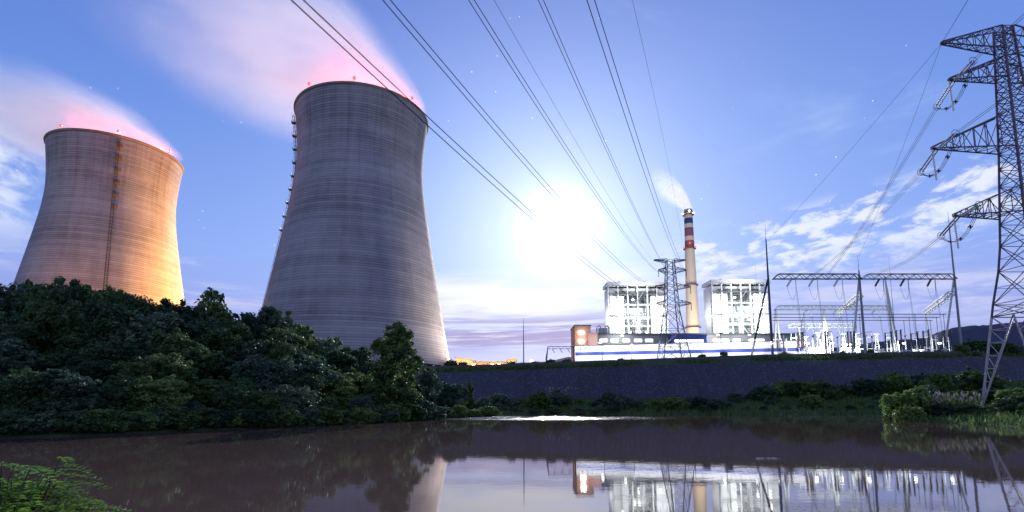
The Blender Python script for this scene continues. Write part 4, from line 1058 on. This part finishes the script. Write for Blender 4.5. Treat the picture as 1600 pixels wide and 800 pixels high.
def variant(key, seed, H, Rw, base, nl, clumps, per, leaf, m, lobe=.42, gap=0, r0=.28):
    c, l = crown(seed, H, Rw, base, nl, clumps, per, leaf, m, lobe, gap); VARS[key] = (c, trunk_mesh(seed, H, l, r0, base), H, Rw)
variant('oak1', 21, 12, 6.0, .12, 15, 430, 34, .34, leaf_dark)
variant('oak2', 22, 12, 5.6, .10, 13, 430, 34, .34, leaf_dark)
variant('oak3', 23, 12, 6.2, .14, 16, 430, 34, .36, leaf_mid)
variant('oak4', 24, 12, 5.4, .10, 13, 420, 34, .32, leaf_grey)
variant('airy', 25, 12, 6.0, .20, 13, 150, 26, .50, leaf_mid, .36, .1)
variant('tall', 26, 16, 5.2, .04, 26, 520, 30, .30, leaf_mid, .30, .25)
variant('ragged', 27, 14, 4.8, .06, 22, 420, 30, .34, leaf_dark, .32, .2)
variant('bush1', 31, 4, 3.2, .05, 9, 230, 34, .26, leaf_mid, .45, 0, .12)
variant('bush2', 32, 4, 3.0, .05, 8, 230, 34, .26, leaf_grey, .45, 0, .12)
variant('bush4', 34, 4, 3.2, .05, 10, 240, 34, .26, leafmat('leaves_bright', (.05, .12, .03), (.11, .21, .05), (.21, .33, .09)), .45, 0, .12)
variant('bush3', 33, 4, 3.4, .05, 10, 230, 34, .24, leaf_dark, .45, 0, .12)
rt = random.Random(77)
def plant(kind, name, x, y, h, wscale, label, cat, group=None, zoff=0.0):
    c, tr, H, Rw = VARS[kind]; z = g(x, y) + zoff
    t = empty(name, (x, y, z), label, cat, group, rt.uniform(0, 6.28)); s = h / H; t.scale = (s * wscale, s * wscale, s)
    o = bpy.data.objects.new('trunk', tr); COL.objects.link(o); o.parent = t
    o = bpy.data.objects.new('crown', c); COL.objects.link(o); o.parent = t
    return t
def plant_px(kind, name, px, ytop, Y, wpx, label, cat, group=None):
    tp = at(px, ytop, Y); zb = g(tp.x, Y); h = max(1.0, tp.z - zb); H, Rw = VARS[kind][2:4]
    w = wpx / F * Y / 2 * 1.02; ws = min(1.45, w / (Rw * h / H)); return plant(kind, name, tp.x, Y, h, ws, label, cat, group)
# skyline of the left wood
SKY = [(-80, 440), (0, 437), (20, 433), (60, 441), (110, 437), (140, 441), (180, 443), (230, 456), (265, 466), (290, 478), (360, 487), (400, 489), (430, 493), (455, 506), (480, 521), (500, 526), (530, 531), (555, 541), (580, 548), (640, 556), (662, 580), (690, 602), (715, 600), (735, 611), (760, 632), (790, 640)]
sky_y = lambda px: (15 if px < 260 else 6) * (px < 420) + float(np.interp(px, [a for a, _ in SKY], [b for _, b in SKY]))
YB = lambda px: float(np.interp(px, [a for a, _ in SHORE[:11]], [atz(a, b_, 0)[1] for a, b_ in SHORE[:11]]))
WL = lambda px: float(np.interp(px, [a for a, _ in SHORE[:11]], [b_ for _, b_ in SHORE[:11]]))
kinds = ['oak1', 'oak2', 'oak3', 'oak4']
GL = 'trees of the dense wood on the left bank'
specials = {}
for row, (dY, fr, step, wpx) in enumerate(((44, 1.0, 38, 92), (32, .86, 44, 108), (20, .70, 50, 118), (11, .56, 54, 116), (4, .36, 50, 96))):
    px = -60 + row * 17
    while px < 655:
        if not (row == 0 and (300 < px < 372 or px > 560)):
            p2 = px + rt.uniform(-9, 9); yt = WL(p2) + (sky_y(p2) + rt.uniform(-2, 9) - WL(p2)) * (fr + (rt.uniform(-.15, .10) if row else 0))
            kd = rt.choice(kinds + ['ragged', 'ragged'] if row in (1, 2) else kinds if row == 0 else ['oak1', 'oak2', 'oak4', 'oak3'])
            sc_ = 1 - .35 * max(0, min(1, (p2 - 350) / 300))
            plant_px(kd, 'tree', p2, yt, YB(p2) + dY + rt.uniform(-4, 4) * (row < 4), wpx * rt.uniform(.85, 1.15) * sc_,
                     ['leafy tree along the crest of the dense wood on the left bank', 'leafy tree just below the crest of the dense left-bank wood', 'dark leafy tree halfway down the dense left-bank wood', 'dark leafy tree on the lower slope of the dense left-bank wood', 'dark leafy tree leaning over the water below the left-bank wood'][row], 'tree',
                     ['crest trees of the left wood', 'upper trees of the left wood', 'middle trees of the left wood', 'lower trees of the left wood', 'waterside trees of the left wood'][row])
        px += step
# those one can tell apart
plant_px('oak1', 'tree', 112, 452, 101, 92, 'rounded light green tree below the orange-lit cooling tower', 'tree')
plant_px('airy', 'tree', 330, 463, 118, 88, 'open-crowned tree with sky showing through, between the two cooling towers', 'tree')
plant_px('tall', 'tree', 617, 509, 107, 96, 'tall pale green tree standing before the base of the taller cooling tower', 'tree')
plant_px('oak3', 'tree', 434, 541, 92, 62, 'yellowish green tree in the middle of the left-bank wood slope', 'tree')
plant_px('oak4', 'tree', 420, 490, 124, 88, 'rounded dark tree where the wood meets the taller cooling tower edge', 'tree')
plant_px('oak4', 'tree', 668, 578, 128, 44, 'slim blue-green tree at the end of the wood beside the stone wall', 'tree')
plant_px('oak4', 'tree', 704, 599, 136, 52, 'dark rounded small tree on the point in front of the stone wall', 'tree')
plant_px('tall', 'tree', 735, 597, 142, 17, 'thin spire-like sapling on the point in front of the stone wall', 'tree')
plant_px('bush2', 'bush', 752, 623, 144, 34, 'dark bush near the tip of the wooded point', 'bush')
plant_px('bush2', 'bush', 776, 631, 146, 27, 'last rounded bush at the tip of the wooded point', 'bush')
# low bushes along the left waterline
GB = 'bushes along the left waterline'
for px in np.arange(-30, 690, 27):
    p2 = px + rt.uniform(-8, 8); hpx = rt.uniform(26, 44) * (1 - .4 * (p2 / 700)); plant_px(rt.choice(['bush3', 'bush3', 'bush2', 'bush1'] if p2 < 450 else ['bush1', 'bush2']), 'bush', p2, WL(p2) - hpx, YB(p2) + 1.0, rt.uniform(48, 70), 'low leafy bush at the edge of the water below the left wood', 'bush', GB)
for px in np.arange(655, 785, 13):
    p2 = px + rt.uniform(-4, 4); plant_px('bush4', 'bush', p2, WL(p2) - rt.uniform(9, 17), YB(p2) + 1.8, rt.uniform(22, 34), 'small light green bush on the grassy point by the riffle', 'bush', 'small bushes on the point')
# far bank under the wall
for px in np.arange(790, 1400, 24):
    p2 = px + rt.uniform(-6, 6); yt = rt.uniform(618, 634) - (6 if p2 < 960 else 0); plant_px(rt.choice(['bush1', 'bush2', 'bush4', 'bush2']), 'bush', p2, yt, rt.uniform(152, 166), rt.uniform(30, 48), 'leafy bush at the foot of the stone wall across the water', 'bush', 'bushes at the foot of the wall')
for px in np.arange(800, 1390, 33):
    p2 = px + rt.uniform(-7, 7); plant_px(rt.choice(['bush3', 'bush2']), 'bush', p2, rt.uniform(634, 640), rt.uniform(148.6, 150.5), rt.uniform(26, 44), 'low dark bush at the far waterline below the stone wall', 'bush', 'low bushes at the far waterline')
for px in np.arange(1150, 1540, 24):
    p2 = px + rt.uniform(-8, 8); plant_px(rt.choice(['bush4', 'bush3', 'bush1']), 'bush', p2, float(np.interp(p2, [1150, 1250, 1400, 1540], [612, 600, 592, 588])) + rt.uniform(-4, 8), rt.uniform(164, 173), rt.uniform(30, 50), 'creeping green bush climbing the right end of the stone wall', 'bush', 'bushes climbing the wall')
# right bank
for px, yt, Y, w, kd, lb in ((1404, 622, 106, 52, 'bush4', 'bright green bush at the tip of the right bank'), (1432, 613, 104, 50, 'bush4', 'second bright green bush on the right bank, beside the reeds'),
                             (1446, 606, 118, 48, 'bush2', 'feathery blue-green bush behind the reeds on the right bank'), (1470, 634, 100, 50, 'bush3', 'dark bush at the waterline below the reeds'),
                             (1512, 634, 97, 48, 'bush3', 'dark bush at the waterline left of the pale slab'), (1532, 583, 138, 66, 'oak3', 'round green tree behind the foot of the big pylon'),
                             (1560, 640, 94, 60, 'bush4', 'green bush at the waterline below the pale slab'), (1590, 622, 92, 60, 'bush3', 'dark green bush at the right bank edge under the pylon'),
                             (1615, 632, 88, 60, 'bush4', 'light green bush cut by the picture edge on the right bank'), (1420, 640, 98, 40, 'bush4', 'low green bush leaning over the water on the right bank'),
                             (1462, 592, 150, 40, 'bush4', 'pale leafy shrub on the slope behind the right bank'), (1580, 612, 118, 60, 'bush4', 'broad green shrub behind the sandy track'), (1545, 612, 124, 60, 'bush3', 'dark shrub directly behind the foot of the big pylon'), (1500, 616, 112, 50, 'bush4', 'green shrub just left of the pylon foot')):
    plant_px(kd, 'bush' if kd.startswith('bush') else 'tree', px, yt, Y, w, lb, 'bush' if kd.startswith('bush') else 'tree')
# shrubs on the wall top
for px, yt, Y, w in ((1522, 535, 190, 40), (1500, 541, 189, 26), (1548, 538, 189, 34), (707, 565, 190.5, 30), (723, 567, 190, 20), (800, 566, 190, 18), (862, 563, 190, 18), (1130, 551, 190, 14), (1575, 538, 189, 36)) + tuple((q, float(np.interp(q, [700, 1200, 1600], [572, 551, 544])) - rt.uniform(-2, 1.5), 189.5, rt.uniform(9, 18)) for q in (742, 768, 835, 886, 971, 1098, 1226, 1318, 1361, 1466)):
    plant_px('bush1', 'bush', px, yt, Y, w, 'small bush growing along the top of the stone wall', 'bush', 'bushes on top of the wall')

# pampas reeds
def reed_clump(x, y, h, n, seed, label):
    r = random.Random(seed); t = empty('reed_clump', (x, y, g(x, y)), label, 'reeds'); lf = MB(); heads = []
    for k in range(n):
        a = r.uniform(0, 6.28); q = r.uniform(0, 1.9); b0 = Vector((q * math.cos(a), q * math.sin(a), -.2)); hh = h * r.uniform(.6, 1.05); le = r.uniform(.15, .9)
        a2 = a + r.uniform(-.6, .6); o_ = Vector((math.cos(a2), math.sin(a2), 0)) * le
        p1 = b0 + o_ * .35 + Vector((0, 0, hh * .6)); p2 = b0 + o_ + Vector((0, 0, hh)); sd = Vector((-math.sin(a2), math.cos(a2), 0)) * .05
        lf.quad(b0 - sd, b0 + sd, p1 + sd, p1 - sd); lf.quad(p1 - sd, p1 + sd, p2 + sd * .4, p2 - sd * .4)
        if k % 5 == 0:
            d = (p2 - p1).normalized() + Vector((r.uniform(-.3, .3), r.uniform(-.3, .3), -.1)); w = Vector((r.gauss(0, 1), r.gauss(0, 1), r.gauss(0, 1))).cross(d).normalized() * .16
            pl = MB(); e = p2 + d * .9; pl.path([p2, p2 + d * .3, p2 + d * .65, e], [.03, .15, .11, .02], 5); heads.append(pl)
        for j in range(3):
            a3 = r.uniform(0, 6.28); o3 = Vector((math.cos(a3), math.sin(a3), 0)); s3 = Vector((-o3.y, o3.x, 0)) * .05; m1 = b0 + o3 * .4 + Vector((0, 0, hh * .55)); m2 = b0 + o3 * 1.2 + Vector((0, 0, hh * .5 - .1)); lf.quad(b0 - s3, b0 + s3, m1 + s3, m1 - s3); lf.quad(m1 - s3, m1 + s3, m2 + s3 * .3, m2 - s3 * .3)
    lo_ = lf.build('leaves', reedmat, t)
    for h_ in heads: h_.build('seed_head', plumemat, lo_)
for i, (px, Y, h, n, lb) in enumerate(((1458, 103, 3.6, 90, 'pale pinkish reed clump nearest the tip of the right bank'), (1476, 101, 4.2, 130, 'largest pinkish reed clump on the right bank'), (1494, 100, 4.4, 130, 'tall pale reed clump in the middle of the right bank'), (1516, 101, 3.8, 100, 'thin pale reed clump left of the pylon foot'),
                                       (862, 160, 5.5, 90, 'pale reed clump at the foot of the stone wall across the water'), (884, 161, 5.5, 90, 'taller pale reed clump at the foot of the stone wall'), (1530, 187.5, 2.4, 60, 'pale reed clump on top of the wall near the big pylon'))):
    c = at(px, 640, Y); reed_clump(c.x, Y, h, n, 50 + i, lb)
# pale slab and stones by the pylon foot
c = at(1551, 638, 104); sb = MB(); rs = random.Random(9)
for (xx, yy, w, d, h, rz) in ((0, 0, 5.2, 2.2, .55, .15),): sb.box((0, 0, h / 2), (w, d, h), rz)
o = sb.build('concrete_slab', slabmat); o.location = (c.x, 104, g(c.x, 104) + .25); o.rotation_euler = (0, R(-5), 0); tag(o, 'pale concrete slab on the right bank beside the pylon foot', 'slab')
bv = o.modifiers.new('soft', 'BEVEL'); bv.width = .12; bv.segments = 2

# ground cover: coarse grass on the banks, one mass
r = np.random.default_rng(6); GV = []
n = 90000
xs = r.uniform(-40, 190, n); ys = r.uniform(70, 186, n); d = shore_sd(xs, ys); kz = gz(xs, ys)
keep = (d > .3) & ((xs > 40) | (ys > 138) | (xs > -22)) & (ys < 177 + 0 * xs) & (np.abs(xs / ys) < 1.25)
m2 = 9000; lx = r.uniform(-40, 200, m2); ly = r.uniform(185.0, 187.6, m2); lz = ptop(lx) - 2.6 + (ly - 185) * .5
lk = (np.sin(lx * .21) + np.sin(lx * .057 + 1) + r.normal(0, .5, m2)) > -.35; lx, ly, lz = lx[lk], ly[lk], lz[lk]
xs, ys, kz = np.append(xs[keep], lx), np.append(ys[keep], ly), np.append(kz[keep], lz); n = len(xs)
a = r.uniform(0, 6.28, n); w = .14 + .10 * r.random(n); h = .5 + .9 * r.random(n); ln = r.normal(0, .35, (n, 2))
v = np.stack([np.stack([xs - np.cos(a) * w, ys - np.sin(a) * w, kz - .1], 1), np.stack([xs + np.cos(a) * w, ys + np.sin(a) * w, kz - .1], 1), np.stack([xs + ln[:, 0], ys + ln[:, 1], kz + h], 1)], 1).reshape(-1, 3)
me = bpy.data.meshes.new('grass'); me.vertices.add(len(v)); me.vertices.foreach_set('co', v.ravel()); me.loops.add(n * 3); me.loops.foreach_set('vertex_index', np.arange(n * 3)); me.polygons.add(n); me.polygons.foreach_set('loop_start', np.arange(n) * 3); me.update(calc_edges=True); me.materials.append(reedmat)
o = bpy.data.objects.new('grass', me); COL.objects.link(o); tag(o, 'coarse green grass covering the banks below the stone wall', 'grass', None, 'stuff')

dbc = atz(1198, 717, 0); db = MB()
rs = random.Random(3)
for (xx, yy, rr_) in ((-.55, 0, .20), (-.3, .05, .16), (.1, -.03, .12), (.45, .04, .17), (.62, 0, .1)):
    db.lathe([(rr_ * .2, -.05), (rr_, .0), (rr_ * .8, .05), (rr_ * .3, .09), (.01, .095)], 9, (xx, yy, 0))
db.path([(-.7, 0, .03), (-.1, .04, .05), (.5, 0, .04), (.9, -.05, .03)], [.05, .04, .03, .01], 5)
o = db.build('driftwood', slabmat, None, True); o.location = dbc; tag(o, 'pale lump of driftwood floating on the dark water', 'driftwood')

# near shrub with feathery leaves in the lower left corner
def near_shrub(x, y, top, label):
    zb = g(x, y); t = empty('leafy_shrub', (x, y, zb), label, 'shrub'); r = random.Random(14); st = MB(); lf = MB()
    H = top - zb
    for k in range(46):
        a = r.uniform(0, 6.28); sp = r.uniform(.10, .62); hh = H * r.uniform(.5, 1.0) * (1 - .22 * max(0, sp - .5))
        b0 = Vector((r.uniform(-.2, .2), r.uniform(-.2, .2), 0)); e = Vector((sp * math.cos(a), sp * math.sin(a) * .8, hh)); c_ = b0.lerp(e, .6) + Vector((0, 0, .25))
        st.path([b0, c_, e], [.022, .014, .006], 5)
        for q in range(4):
            f0 = c_.lerp(e, q / 3.0); a2 = a + r.uniform(-1.3, 1.3); L = r.uniform(.32, .58)
            dr = Vector((math.cos(a2), math.sin(a2), r.uniform(.0, .55))).normalized()
            pts = [f0 + dr * (L * u) + Vector((0, 0, -.22 * L * u * u * 2)) for u in np.linspace(0, 1, 9)]; st.path(pts, .004, 3)
            sdv = dr.cross(Vector((0, 0, 1))).normalized()
            for j in range(1, 9):
                for s in (-1, 1):
                    p_ = pts[j]; ll = L * .26 * (1 - .45 * abs(j / 8 - .45)); dd = (sdv * s + dr * .45 + Vector((0, 0, r.uniform(-.25, .15)))).normalized(); wv = dr * ll * .25
                    m1 = p_ + dd * ll * .5 + Vector((0, 0, .012)); lf.quad(p_, m1 + wv, p_ + dd * ll, m1 - wv)
    st.build('stems', barkmat, t, True); lf.build('leaves', leaf_fresh, t)
    return t
near_shrub(-5.95, 6.2, at(30, 718, 6.2).z, 'bright green feathery shrub in the near left corner')
near_shrub(-5.75, 6.5, at(60, 790, 6.5).z, 'low feathery shrub spreading from the near left corner toward the water')
